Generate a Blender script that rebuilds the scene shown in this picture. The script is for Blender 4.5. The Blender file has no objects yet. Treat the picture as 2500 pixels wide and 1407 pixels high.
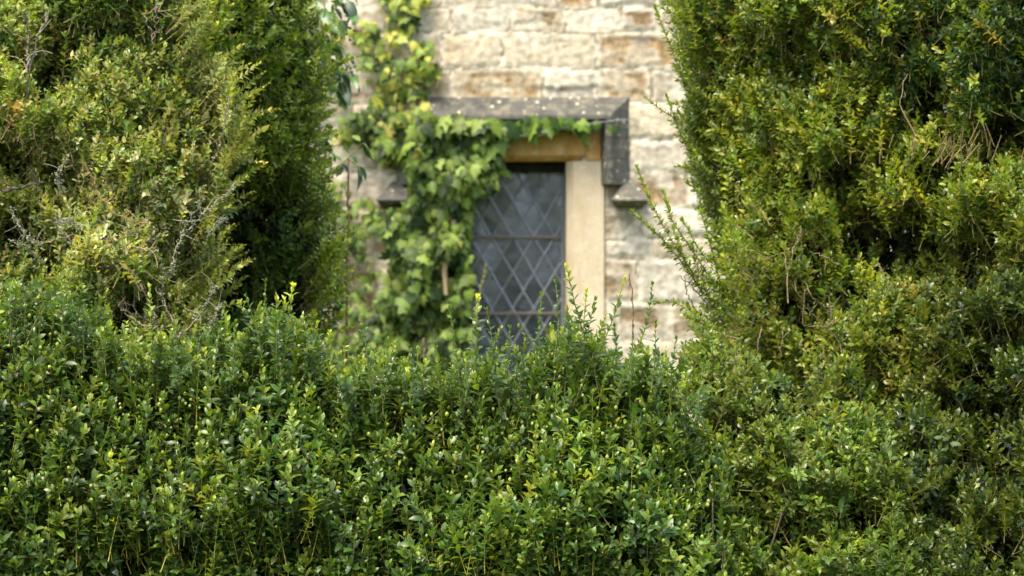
import bpy, math, random
import numpy as np
from mathutils import Vector

random.seed(7)
R = np.random.default_rng(11)
S = bpy.context.scene
COL = S.collection

# ------------------------------------------------------------------ camera, sky, sun, exposure
CAM_Z = 1.6
LENS = 85.0
K = 36.0 / LENS / 2500.0            # metres per photograph pixel per metre of distance
cam_data = bpy.data.cameras.new('camera')
cam_data.lens = LENS
cam_data.sensor_width = 36.0
cam_data.clip_end = 600
cam_data.dof.use_dof = True
cam_data.dof.focus_distance = 5.35
cam_data.dof.aperture_fstop = 5.6
cam = bpy.data.objects.new('camera', cam_data)
COL.objects.link(cam)
cam.location = (0, 0, CAM_Z)
cam.rotation_euler = (math.pi / 2, 0, 0)
S.camera = cam

SUN_EL, SUN_AZ = math.radians(64), math.radians(-146)   # azimuth from +Y, clockwise: behind the camera, to the left
w = bpy.data.worlds.new('World'); S.world = w; w.use_nodes = True
nt = w.node_tree
sky = nt.nodes.new('ShaderNodeTexSky'); sky.sky_type = 'NISHITA'; sky.sun_disc = False
sky.sun_elevation = SUN_EL; sky.sun_rotation = SUN_AZ; sky.dust_density = 4.0; sky.air_density = 1.0; sky.ozone_density = 0.6
nt.links.new(sky.outputs[0], nt.nodes['Background'].inputs[0])
nt.nodes['Background'].inputs[1].default_value = 0.15
sun = bpy.data.lights.new('sun', 'SUN'); sun.energy = 1.7; sun.angle = math.radians(30); sun.color = (1.0, 0.93, 0.78)
so = bpy.data.objects.new('sun', sun); COL.objects.link(so)
dv = Vector((math.sin(SUN_AZ) * math.cos(SUN_EL), math.cos(SUN_AZ) * math.cos(SUN_EL), math.sin(SUN_EL)))
so.rotation_euler = dv.to_track_quat('Z', 'Y').to_euler()
S.view_settings.view_transform = 'Standard'
S.view_settings.look = 'None'
S.view_settings.gamma = 1.0
S.view_settings.exposure = 1.5
S.cycles.max_bounces = 6
S.cycles.diffuse_bounces = 3
S.cycles.glossy_bounces = 3
S.cycles.transmission_bounces = 4
S.cycles.transparent_max_bounces = 8
S.cycles.caustics_reflective = False
S.cycles.caustics_refractive = False

# ------------------------------------------------------------------ helpers
def at(px, py, Y):
    """The point of the garden at distance Y that stands at a pixel of the 2500 px photograph."""
    return np.array([(px - 1250.0) * K * Y, Y, CAM_Z - (py - 703.5) * K * Y])

def atv(px, py, Y):
    return np.stack([(px - 1250.0) * K * Y, Y, CAM_Z - (py - 703.5) * K * Y], axis=-1)

def tag(o, label=None, cat=None, group=None, kind=None):
    if label: o['label'] = label
    if cat: o['category'] = cat
    if group: o['group'] = group
    if kind: o['kind'] = kind
    return o

def empty(name, loc):
    o = bpy.data.objects.new(name, None); COL.objects.link(o)
    o.location = loc; o.empty_display_size = 0.2
    return o

def link(name, me, mat, parent=None):
    o = bpy.data.objects.new(name, me)
    COL.objects.link(o)
    if mat: me.materials.append(mat)
    if parent is not None:
        o.parent = parent
        o.matrix_parent_inverse.identity()
        p = parent; off = Vector((0, 0, 0))
        while p is not None:
            off += p.location; p = p.parent
        me.transform(__import__('mathutils').Matrix.Translation(-off))
    return o

def mesh_np(name, V, F, cols=None, smooth=True):
    """V (n,3); F list of (m,k) index arrays; cols (n,3) vertex colours"""
    me = bpy.data.meshes.new(name)
    V = np.asarray(V, dtype=np.float32)
    me.vertices.add(len(V)); me.vertices.foreach_set('co', V.ravel())
    nl = sum(f.size for f in F)
    me.loops.add(nl)
    me.loops.foreach_set('vertex_index', np.concatenate([f.ravel() for f in F]).astype(np.int32))
    sizes = np.concatenate([np.full(len(f), f.shape[1], dtype=np.int32) for f in F])
    starts = np.concatenate([[0], np.cumsum(sizes)[:-1]]).astype(np.int32)
    me.polygons.add(len(sizes))
    me.polygons.foreach_set('loop_start', starts)
    me.polygons.foreach_set('loop_total', sizes)
    me.polygons.foreach_set('use_smooth', np.full(len(sizes), smooth))
    if cols is not None:
        a = me.color_attributes.new('tone', 'FLOAT_COLOR', 'POINT')
        c4 = np.ones((len(V), 4), dtype=np.float32); c4[:, :3] = cols
        a.data.foreach_set('color', c4.ravel())
    me.update(calc_edges=True)
    me.validate()
    return me

def norm(a):
    return a / np.maximum(np.linalg.norm(a, axis=-1, keepdims=True), 1e-9)

class Waves:
    """smooth 3-D pseudo noise, about -1..1"""
    def __init__(self, wl, seed, n=14):
        r = np.random.default_rng(seed)
        d = norm(r.normal(size=(n, 3)))
        self.k = d * (2 * math.pi / (wl * r.uniform(0.6, 1.6, size=(n, 1))))
        self.p = r.uniform(0, 2 * math.pi, n); self.n = n
    def __call__(self, P):
        return np.sin(P @ self.k.T + self.p).sum(-1) / math.sqrt(self.n) * 0.9

# ------------------------------------------------------------------ materials
def mat_new(name):
    m = bpy.data.materials.new(name); m.use_nodes = True
    n = m.node_tree.nodes; n.clear()
    return m, n, m.node_tree.links

def leaf_material(name, rough=0.34, spec=0.5, trans=0.28, back=(1.5, 1.35, 1.3), tgain=(1.75, 1.85, 0.45)):
    m, n, l = mat_new(name)
    out = n.new('ShaderNodeOutputMaterial')
    at_ = n.new('ShaderNodeAttribute'); at_.attribute_name = 'tone'
    geo = n.new('ShaderNodeNewGeometry')
    # the underside of a leaf is paler and matter
    mb = n.new('ShaderNodeMix'); mb.data_type = 'RGBA'; mb.blend_type = 'MULTIPLY'
    mb.inputs[0].default_value = 1.0
    l.new(at_.outputs['Color'], mb.inputs[6]); mb.inputs[7].default_value = (*back, 1)
    sw = n.new('ShaderNodeMix'); sw.data_type = 'RGBA'
    l.new(geo.outputs['Backfacing'], sw.inputs[0]); l.new(at_.outputs['Color'], sw.inputs[6]); l.new(mb.outputs[2], sw.inputs[7])
    # mottling
    tc = n.new('ShaderNodeTexCoord'); nz = n.new('ShaderNodeTexNoise'); nz.inputs['Scale'].default_value = 140
    l.new(tc.outputs['Object'], nz.inputs['Vector'])
    mr = n.new('ShaderNodeMapRange'); mr.inputs[3].default_value = 0.68; mr.inputs[4].default_value = 1.36
    l.new(nz.outputs[0], mr.inputs[0])
    mm = n.new('ShaderNodeVectorMath'); mm.operation = 'SCALE'
    l.new(sw.outputs[2], mm.inputs[0]); l.new(mr.outputs[0], mm.inputs['Scale'])
    p = n.new('ShaderNodeBsdfPrincipled')
    l.new(mm.outputs[0], p.inputs['Base Color'])
    ra = n.new('ShaderNodeMapRange'); ra.inputs[3].default_value = rough; ra.inputs[4].default_value = rough + 0.22
    l.new(geo.outputs['Backfacing'], ra.inputs[0]); l.new(ra.outputs[0], p.inputs['Roughness'])
    p.inputs['Specular IOR Level'].default_value = spec
    tg = n.new('ShaderNodeVectorMath'); tg.operation = 'MULTIPLY'; tg.inputs[1].default_value = tgain
    l.new(mm.outputs[0], tg.inputs[0])
    t = n.new('ShaderNodeBsdfTranslucent'); l.new(tg.outputs[0], t.inputs['Color'])
    mx = n.new('ShaderNodeMixShader'); mx.inputs[0].default_value = trans
    l.new(p.outputs[0], mx.inputs[1]); l.new(t.outputs[0], mx.inputs[2]); l.new(mx.outputs[0], out.inputs[0])
    return m

def tone_material(name, rough=0.8, nscale=60, lo=0.6, hi=1.35, bump=0.3, spec=0.3):
    m, n, l = mat_new(name)
    out = n.new('ShaderNodeOutputMaterial'); p = n.new('ShaderNodeBsdfPrincipled')
    a = n.new('ShaderNodeAttribute'); a.attribute_name = 'tone'
    tc = n.new('ShaderNodeTexCoord'); nz = n.new('ShaderNodeTexNoise'); nz.inputs['Scale'].default_value = nscale
    nz.inputs['Detail'].default_value = 6
    l.new(tc.outputs['Object'], nz.inputs['Vector'])
    mr = n.new('ShaderNodeMapRange'); mr.inputs[1].default_value = 0.3; mr.inputs[2].default_value = 0.7
    mr.inputs[3].default_value = lo; mr.inputs[4].default_value = hi
    l.new(nz.outputs[0], mr.inputs[0])
    s = n.new('ShaderNodeVectorMath'); s.operation = 'SCALE'; l.new(a.outputs['Color'], s.inputs[0]); l.new(mr.outputs[0], s.inputs['Scale'])
    l.new(s.outputs[0], p.inputs['Base Color']); p.inputs['Roughness'].default_value = rough
    p.inputs['Specular IOR Level'].default_value = spec
    b = n.new('ShaderNodeBump'); b.inputs['Strength'].default_value = bump; b.inputs['Distance'].default_value = 0.01
    l.new(nz.outputs[0], b.inputs['Height']); l.new(b.outputs[0], p.inputs['Normal'])
    l.new(p.outputs[0], out.inputs[0])
    return m

def stone_material(name, base, stain, lichen, stain_amt=0.5, lichen_amt=0.5, scale=1.0, speck=None):
    """dressed stone: two-tone noise, vertical streaks, lichen blotches"""
    m, n, l = mat_new(name)
    out = n.new('ShaderNodeOutputMaterial'); p = n.new('ShaderNodeBsdfPrincipled')
    tc = n.new('ShaderNodeTexCoord')
    def noise(sc, stretch=(1, 1, 1), det=6):
        mp = n.new('ShaderNodeMapping'); mp.inputs['Scale'].default_value = stretch
        l.new(tc.outputs['Object'], mp.inputs[0])
        z = n.new('ShaderNodeTexNoise'); z.inputs['Scale'].default_value = sc; z.inputs['Detail'].default_value = det
        z.inputs['Roughness'].default_value = 0.65
        l.new(mp.outputs[0], z.inputs['Vector']); return z
    def mixc(fac, a, b):
        x = n.new('ShaderNodeMix'); x.data_type = 'RGBA'; l.new(fac, x.inputs[0])
        if isinstance(a, tuple): x.inputs[6].default_value = (*a, 1)
        else: l.new(a, x.inputs[6])
        x.inputs[7].default_value = (*b, 1); return x.outputs[2]
    def ramp(z, lo, hi, amt):
        r = n.new('ShaderNodeMapRange'); r.inputs[1].default_value = lo; r.inputs[2].default_value = hi
        r.inputs[4].default_value = amt; l.new(z.outputs[0], r.inputs[0]); return r.outputs[0]
    c = mixc(ramp(noise(9 * scale, (1, 1, 0.35)), 0.42, 0.68, stain_amt), base, stain)
    c = mixc(ramp(noise(22 * scale), 0.5, 0.66, lichen_amt), c, lichen)
    if speck:
        v = n.new('ShaderNodeTexVoronoi'); v.inputs['Scale'].default_value = 34; l.new(tc.outputs['Object'], v.inputs['Vector'])
        r = n.new('ShaderNodeMapRange'); r.inputs[1].default_value = 0.28; r.inputs[2].default_value = 0.2; r.inputs[3].default_value = 0; r.inputs[4].default_value = 1
        l.new(v.outputs['Distance'], r.inputs[0])
        sel = n.new('ShaderNodeSeparateColor'); l.new(v.outputs['Color'], sel.inputs[0])
        gt = n.new('ShaderNodeMath'); gt.operation = 'GREATER_THAN'; gt.inputs[1].default_value = 0.62; l.new(sel.outputs[0], gt.inputs[0])
        mu = n.new('ShaderNodeMath'); mu.operation = 'MULTIPLY'; l.new(r.outputs[0], mu.inputs[0]); l.new(gt.outputs[0], mu.inputs[1])
        c = mixc(mu.outputs[0], c, speck)
    l.new(c, p.inputs['Base Color']); p.inputs['Roughness'].default_value = 0.9
    p.inputs['Specular IOR Level'].default_value = 0.2
    nb = noise(60); b = n.new('ShaderNodeBump'); b.inputs['Strength'].default_value = 0.6; b.inputs['Distance'].default_value = 0.008
    l.new(nb.outputs[0], b.inputs['Height']); l.new(b.outputs[0], p.inputs['Normal'])
    l.new(p.outputs[0], out.inputs[0])
    return m

def plain(name, colr, rough=0.5, metal=0.0, nscale=20, var=0.25):
    m, n, l = mat_new(name)
    out = n.new('ShaderNodeOutputMaterial'); p = n.new('ShaderNodeBsdfPrincipled')
    tc = n.new('ShaderNodeTexCoord'); z = n.new('ShaderNodeTexNoise'); z.inputs['Scale'].default_value = nscale; z.inputs['Detail'].default_value = 5
    l.new(tc.outputs['Object'], z.inputs['Vector'])
    x = n.new('ShaderNodeMix'); x.data_type = 'RGBA'; l.new(z.outputs[0], x.inputs[0])
    x.inputs[6].default_value = (*[c * (1 - var) for c in colr], 1); x.inputs[7].default_value = (*[min(1, c * (1 + var)) for c in colr], 1)
    l.new(x.outputs[2], p.inputs['Base Color']); p.inputs['Roughness'].default_value = rough; p.inputs['Metallic'].default_value = metal
    l.new(p.outputs[0], out.inputs[0])
    return m

M_leaf = leaf_material('box_leaf', 0.31, 0.42, 0.22)
M_leaf_dry = leaf_material('dry_box_leaf', 0.45, 0.3, 0.22)
M_ivy = leaf_material('ivy_leaf', 0.45, 0.22, 0.22)
M_bark = tone_material('bark', 0.85, 180, 0.6, 1.4, 0.5)
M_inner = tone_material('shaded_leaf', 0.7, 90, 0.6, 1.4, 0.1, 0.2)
M_wall = tone_material('rubble_stone', 0.93, 34, 0.68, 1.25, 0.45, 0.15)

# ------------------------------------------------------------------ ground
def ground():
    m, n, l = mat_new('lawn')
    out = n.new('ShaderNodeOutputMaterial'); p = n.new('ShaderNodeBsdfPrincipled')
    tc = n.new('ShaderNodeTexCoord'); z = n.new('ShaderNodeTexNoise'); z.inputs['Scale'].default_value = 3; z.inputs['Detail'].default_value = 10
    l.new(tc.outputs['Object'], z.inputs['Vector'])
    x = n.new('ShaderNodeMix'); x.data_type = 'RGBA'; l.new(z.outputs[0], x.inputs[0])
    x.inputs[6].default_value = (0.035, 0.06, 0.015, 1); x.inputs[7].default_value = (0.09, 0.12, 0.03, 1)
    l.new(x.outputs[2], p.inputs['Base Color']); p.inputs['Roughness'].default_value = 0.95
    l.new(p.outputs[0], out.inputs[0])
    N = 60
    g = np.linspace(-1, 1, N); g = np.sign(g) * np.abs(g) ** 3 * 250
    X, Y = np.meshgrid(g, g); Z = 0.02 * np.sin(X * 1.3) * np.cos(Y * 1.1)
    Z[np.hypot(X, Y) > 30] = 0
    V = np.stack([X, Y, Z], -1).reshape(-1, 3)
    i = np.arange(N * N).reshape(N, N)
    F = np.stack([i[:-1, :-1], i[:-1, 1:], i[1:, 1:], i[1:, :-1]], -1).reshape(-1, 4)
    tag(link('ground', mesh_np('ground', V, [F]), m), kind='structure')
ground()

# ------------------------------------------------------------------ the cottage
WY = 10.8
U = K * WY                            # metres per photo pixel on the wall
def wx(px): return (px - 1250.0) * U
def wz(py): return CAM_Z - (py - 703.5) * U
OPEN = (1125, 1380, 388, 965)         # the window opening in photo pixels on the wall
house = empty('stone_cottage', (wx(1252), WY, 0))
tag(house, 'cream rubble stone cottage wall with a leaded window, behind the hedge', 'cottage')

def wall_mesh():
    x0, x1, z0, z1, st = -3.4, 3.4, -0.1, 3.9, 0.0095
    nx, nz_ = int((x1 - x0) / st), int((z1 - z0) / st)
    xs = np.linspace(x0, x1, nx); zs = np.linspace(z0, z1, nz_)
    X, Z = np.meshgrid(xs, zs)
    P = np.stack([X, X * 0, Z], -1).reshape(-1, 3)
    w1, w2, w3, w4 = Waves(0.55, 1), Waves(0.11, 2), Waves(0.045, 3), Waves(0.022, 4)
    n1, n2, n3, n4 = w1(P), w2(P), w3(P), w4(P)
    xx = P[:, 0] + 0.006 * n2 + 0.004 * n3; zz = P[:, 2] + 0.009 * n1 + 0.005 * n2 + 0.003 * n3
    r = np.random.default_rng(5)
    cz = [z0 - 0.3]
    while cz[-1] < z1 + 0.3:
        cz.append(cz[-1] + r.choice([0.075, 0.095, 0.12, 0.14, 0.165, 0.19]) * r.uniform(0.9, 1.1))
    cz = np.array(cz)
    ci = np.searchsorted(cz, zz) - 1
    dz = np.minimum(zz - cz[ci], cz[ci + 1] - zz)
    dx = np.full(len(P), 9.0); sid = np.zeros(len(P), int)
    cnt = 0
    for c in range(len(cz) - 1):
        mk = ci == c
        if not mk.any(): continue
        h = cz[c + 1] - cz[c]
        jx = [x0 - 0.5 - r.uniform(0, 0.3)]
        while jx[-1] < x1 + 0.5:
            jx.append(jx[-1] + h * r.uniform(.9, 2.6) + r.uniform(0.02, 0.1))
        jx = np.array(jx); k = np.searchsorted(jx, xx[mk]) - 1
        dx[mk] = np.minimum(xx[mk] - jx[k], jx[k + 1] - xx[mk]); sid[mk] = cnt + k
        cnt += len(jx)
    d = np.minimum(dx, dz * 1.1)
    jw = 0.012
    prof = np.clip((d - jw * 0.45) / 0.016, 0, 1); prof = prof * prof * (3 - 2 * prof)
    off = r.uniform(-0.006, 0.012, cnt)
    kind = r.random(cnt)
    eroded = kind < 0.34
    near = (xx > wx(1020)) & (xx < wx(1480)) & (zz > wz(975)) & (zz < wz(215))
    h = prof * (0.004 + .5 * off[sid]) + 0.0012 * n3 * prof + 0.0008 * n4 + 0.0012 * n2
    er = eroded[sid] * np.clip((d - 0.014) / 0.022, 0, 1) * np.clip(0.35 + 0.9 * n2 + 0.5 * n3, 0, 1)
    h = h - er * 0.007 - er * 0.003 * np.abs(n4)
    h[near] = np.minimum(h[near], -0.004)
    pal = np.array([[.54, .47, .34], [.59, .52, .39], [.50, .43, .31], [.62, .55, .42], [.53, .47, .36], [.44, .37, .27], [.57, .49, .34]])
    sc = pal[r.integers(0, len(pal), cnt)] * r.uniform(0.88, 1.12, (cnt, 1))
    mortar = np.array([.66, .59, .44])
    br = np.array([[.27, .18, .085], [.34, .235, .115], [.25, .18, .10], [.30, .21, .11]])[r.integers(0, 4, cnt)]
    Ps = P * [1, 1, 3.2]; s1, s2 = Waves(.16, 31)(Ps), Waves(.05, 32)(Ps)
    C = sc[sid] * (1 + 0.07 * n3 + 0.07 * n4 + .09 * s1 + .07 * s2)[:, None]
    ck = np.clip(s1 + .6 * s2 + .3 * n4 - 1.5, 0, 1)[:, None] * .8
    C = C * (1 - ck) + np.array([.25, .18, .10]) * ck
    e = np.clip(er * .95 + 0.22 * eroded[sid], 0, 1)[:, None]
    C = C * (1 - e) + br[sid] * (1 + 0.25 * n4)[:, None] * e
    # warm and grey weathering blotches, pale lime patches
    b1 = np.clip(Waves(0.3, 21)(P) - 0.75, 0, 1)[:, None] * 0.6
    C = C * (1 - b1) + np.array([.42, .28, .15]) * b1
    b2 = np.clip(Waves(0.2, 22)(P) + 0.5 * n3 - 0.55, 0, 1)[:, None] * 0.9
    C = C * (1 - b2) + np.array([.64, .59, .46]) * b2
    b3 = np.clip(Waves(0.16, 23)(P) + 0.5 * n4 - 0.9, 0, 1)[:, None] * 0.8
    C = C * (1 - b3) + np.array([.27, .23, .18]) * b3
    mw = (1 - prof)[:, None] * (0.9 + 0.1 * n4[:, None])
    C = C * (1 - mw) + mortar * (1 + 0.1 * n3[:, None]) * mw
    thin = ((d < 0.006) & (n2 > -0.1))[:, None]
    C = np.where(thin, np.array([.30, .25, .17]), C)
    V = P.copy(); V[:, 1] = WY - h
    i = np.arange(nx * nz_).reshape(nz_, nx)
    F = np.stack([i[:-1, :-1], i[:-1, 1:], i[1:, 1:], i[1:, :-1]], -1).reshape(-1, 4)
    c = V[F].mean(1)
    keep = ~((c[:, 0] > wx(OPEN[0] - 40)) & (c[:, 0] < wx(OPEN[1] + 40)) & (c[:, 2] > wz(OPEN[3] + 25)) & (c[:, 2] < wz(OPEN[2] - 25)))
    return mesh_np('wall', V, [F[keep]], np.clip(C, 0.02, 0.85))
link('wall', wall_mesh(), M_wall, house)

def box_np(x0, x1, y0, y1, z0, z1, bev=0.0):
    import bmesh
    bm = bmesh.new()
    bmesh.ops.create_cube(bm, size=1)
    for v in bm.verts:
        v.co = Vector(((x0 + x1) / 2 + v.co.x * (x1 - x0), (y0 + y1) / 2 + v.co.y * (y1 - y0), (z0 + z1) / 2 + v.co.z * (z1 - z0)))
    if bev: bmesh.ops.bevel(bm, geom=list(bm.edges), offset=bev, segments=2, affect='EDGES')
    return bm
def bm_obj(name, bm, mat, parent=None, smooth=False):
    me = bpy.data.meshes.new(name); bm.to_mesh(me); bm.free()
    for p in me.polygons: p.use_smooth = smooth
    return link(name, me, mat, parent)
def bm_merge(bms):
    import bmesh
    out = bmesh.new()
    for b in bms:
        me = bpy.data.meshes.new('t'); b.to_mesh(me); b.free(); out.from_mesh(me); bpy.data.meshes.remove(me)
    return out

M_core = plain('core_stone', (.4, .34, .26), 0.9)
M_room = plain('room_plaster', (.30, .30, .28), 0.9)
M_slate = plain('roof_slate', (.14, .135, .13), 0.7, 0, 8, .4)
# the rest of the building: side and back walls, the room behind the window, the roof
core = bm_merge([box_np(-3.4, -3.0, WY + .03, WY + 5, 0, 3.9), box_np(3.0, 3.4, WY + .03, WY + 5, 0, 3.9), box_np(-3.0, 3.0, WY + 4.6, WY + 5, 0, 3.9),
                 box_np(-3.0, wx(OPEN[0]) - .02, WY + .03, WY + .45, 0, 3.9), box_np(wx(OPEN[1]) + .02, 3.0, WY + .03, WY + .45, 0, 3.9),
                 box_np(wx(OPEN[0]) - .018, wx(OPEN[1]) + .018, WY + .225, WY + .45, wz(OPEN[2]) + .02, 3.9),
                 box_np(wx(OPEN[0]) - .018, wx(OPEN[1]) + .018, WY + .225, WY + .45, 0, wz(OPEN[3]) - .05)])
bm_obj('side_wall', core, M_core, house)
rm = bm_merge([box_np(-2.9, 2.9, WY + 3.0, WY + 3.1, 0.1, 2.8), box_np(-2.9, 2.9, WY + .46, WY + 2.99, 2.81, 2.9), box_np(-2.9, 2.9, WY + .46, WY + 2.99, .02, .09)])
bm_obj('interior', rm, M_room, house)
import bmesh
rb = bmesh.new()
pts = [(-3.7, WY - .25, 3.85), (3.7, WY - .25, 3.85), (3.7, WY + 2.5, 6.2), (-3.7, WY + 2.5, 6.2), (-3.7, WY + 5.25, 3.85), (3.7, WY + 5.25, 3.85)]
vs = [rb.verts.new(p) for p in pts]; vt = [rb.verts.new((p[0], p[1], p[2] + .12)) for p in pts]
for q in ((0, 1, 2, 3), (3, 2, 5, 4)):
    rb.faces.new([vt[i] for i in q]); rb.faces.new([vs[i] for i in reversed(q)])
for a, b in ((0, 1), (1, 2), (2, 5), (5, 4), (4, 3), (3, 0)):
    rb.faces.new([vs[a], vs[b], vt[b], vt[a]])
bmesh.ops.recalc_face_normals(rb, faces=rb.faces)
bm_obj('roof', rb, M_slate, house)

M_jamb = stone_material('jamb_limestone', (.62, .52, .35), (.47, .34, .18), (.68, .62, .48), .7, .5)
M_lintel = stone_material('lintel_sandstone', (.56, .32, .10), (.36, .17, .05), (.70, .58, .36), .8, .55)
M_hood = stone_material('hood_stone', (.115, .11, .092), (.05, .049, .045), (.30, .27, .17), .85, .6, 1.0, (.55, .52, .42))
M_lead = plain('lead', (.30, .315, .34), .45, .55, 40)
M_iron = plain('bar_iron', (.24, .20, .16), .6, .1, 40)
M_frame = plain('frame_paint', (.22, .235, .25), .5)

FR = 0.012      # how far the dressed stones stand proud of the wall line
def stone_run(name, px0, px1, splits, mat, y0=WY - FR, y1=WY + .24):
    """an upright of dressed blocks"""
    bms = []
    for a, b in zip(splits[:-1], splits[1:]):
        bms.append(box_np(wx(px0 + random.uniform(-1.5, 1.5)), wx(px1), y0 + random.uniform(0, .004), y1, wz(b) + .003, wz(a) - .003, .006))
    return bm_obj(name, bm_merge(bms), mat, house)
# chamfered jambs
def jamb(px_in, px_out, name, splits):
    bms = []
    for a, b in zip(splits[:-1], splits[1:]):
        bm = bmesh.new()
        zi, zo = wz(b) + .0025, wz(a) - .0025
        s = 1 if px_out > px_in else -1
        j = random.uniform(-.003, .003)
        prof = [(wx(px_out), WY - FR + j), (wx(px_in) + s * .035, WY - FR + j), (wx(px_in) + s * .004, WY + .025), (wx(px_in), WY + .03), (wx(px_in), WY + .24), (wx(px_out), WY + .24)]
        lo = [bm.verts.new((x, y, zi)) for x, y in prof]; hi = [bm.verts.new((x, y, zo)) for x, y in prof]
        bm.faces.new(lo); bm.faces.new(list(reversed(hi)))
        for i in range(len(prof)):
            k = (i + 1) % len(prof); bm.faces.new([lo[i], hi[i], hi[k], lo[k]])
        bmesh.ops.recalc_face_normals(bm, faces=bm.faces)
        bmesh.ops.bevel(bm, geom=[e for e in bm.edges if not e.is_boundary], offset=.003, segments=1, affect='EDGES')
        bms.append(bm)
    return bm_obj(name, bm_merge(bms), M_jamb, house)
jamb(1382, 1475, 'jamb', [393, 968])
jamb(1122, 1030, 'jamb', [393, 560, 968])
# lintel with a chamfered lower edge
lb = bmesh.new()
for (xa, xb) in ((1030, 1428), (1430, 1475)):
    prof = [(WY - FR, wz(325)), (WY - FR, wz(380)), (WY + .022, wz(392)), (WY + .24, wz(392)), (WY + .24, wz(325))]
    if xa > 1400: prof = [(WY - FR + .005, wz(325)), (WY - FR + .005, wz(392)), (WY + .24, wz(392)), (WY + .24, wz(325))]
    a_ = [lb.verts.new((wx(xa), y, z)) for y, z in prof]; b_ = [lb.verts.new((wx(xb), y, z)) for y, z in prof]
    lb.faces.new(a_); lb.faces.new(list(reversed(b_)))
    for i in range(len(prof)):
        k = (i + 1) % len(prof); lb.faces.new([a_[i], b_[i], b_[k], a_[k]])
bmesh.ops.recalc_face_normals(lb, faces=lb.faces)
bm_obj('lintel', lb, M_lintel, house)
bm_obj('filler_stone', box_np(wx(1030), wx(1475), WY - .004, WY + .15, wz(323), wz(296), .006), M_core, house)
bm_obj('window_sill', box_np(wx(1015), wx(1490), WY - .06, WY + .24, wz(1010), wz(970), .012), M_jamb, house)

# hood mould swept round the head of the window, with pointed label stops
def hood():
    prof = [(0.0, .100), (.012, .098), (.100, .012), (.102, -.004), (.085, -.012), (.040, -.018), (.006, -.030), (-.03, -.032), (-.03, .1)]
    xin = (wx(1022), wx(1482)); ztop, zbot = wz(292), wz(452)
    path = [((xin[0], zbot), (-1, 0)), ((xin[0], ztop), (-1, 1)), ((xin[1], ztop), (1, 1)), ((xin[1], zbot), (1, 0))]
    bm = bmesh.new(); rings = []
    # extra rings along the runs so the arris can be worn
    full = []
    for (p0, d0), (p1, d1) in zip(path[:-1], path[1:]):
        m = 22
        for t in range(m):
            f = t / m
            full.append(((p0[0] + (p1[0] - p0[0]) * f, p0[1] + (p1[1] - p0[1]) * f), d0 if t == 0 else None, (p1[0] - p0[0], p1[1] - p0[1])))
    full.append((path[-1][0], path[-1][1], (0, -1)))
    for p, d, run in full:
        if d is None: d = (-1, 0) if (run[0] == 0 and p[0] < 0) else ((1, 0) if run[0] == 0 else (0, 1))
        wob = random.uniform(-.0015, .0015)
        rings.append([bm.verts.new((p[0] + d[0] * r, WY - o - (wob if 0 < o else 0), p[1] + d[1] * (r + wob * .5))) for o, r in prof])
    n = len(prof)
    for a, b in zip(rings[:-1], rings[1:]):
        for i in range(n):
            k = (i + 1) % n; bm.faces.new([a[i], a[k], b[k], b[i]])
    bm.faces.new(rings[0]); bm.faces.new(list(reversed(rings[-1])))
    bmesh.ops.recalc_face_normals(bm, faces=bm.faces)
    h = bm_obj('hood_mould', bm, M_hood, house)
    for cx in (967, 1536):
        b = bmesh.new()
        x0, x1, xc = wx(cx - 46), wx(cx + 46), wx(cx)
        zb, zt, zu = wz(491), wz(446), wz(512)
        P = [(x0, WY - .125, zb), (x1, WY - .125, zb), (xc + .02, WY - .02, zt), (xc - .02, WY - .02, zt),
             (x0, WY + .02, zb + .01), (x1, WY + .02, zb + .01), (xc, WY + .02, zt + .012),
             (x0 + .01, WY - .12, zb - .008), (x1 - .01, WY - .12, zb - .008), (x0 + .03, WY + .02, zu), (x1 - .03, WY + .02, zu)]
        v = [b.verts.new(p) for p in P]
        for f in ((0, 1, 2, 3), (1, 5, 6, 2), (4, 0, 3, 6), (3, 2, 6), (0, 7, 8, 1), (7, 9, 10, 8), (0, 4, 9, 7), (1, 8, 10, 5), (4, 6, 5, 10, 9)):
            b.faces.new([v[i] for i in f])
        bmesh.ops.recalc_face_normals(b, faces=b.faces)
        bm_obj('label_stop', b, M_hood, house)
hood()

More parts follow.
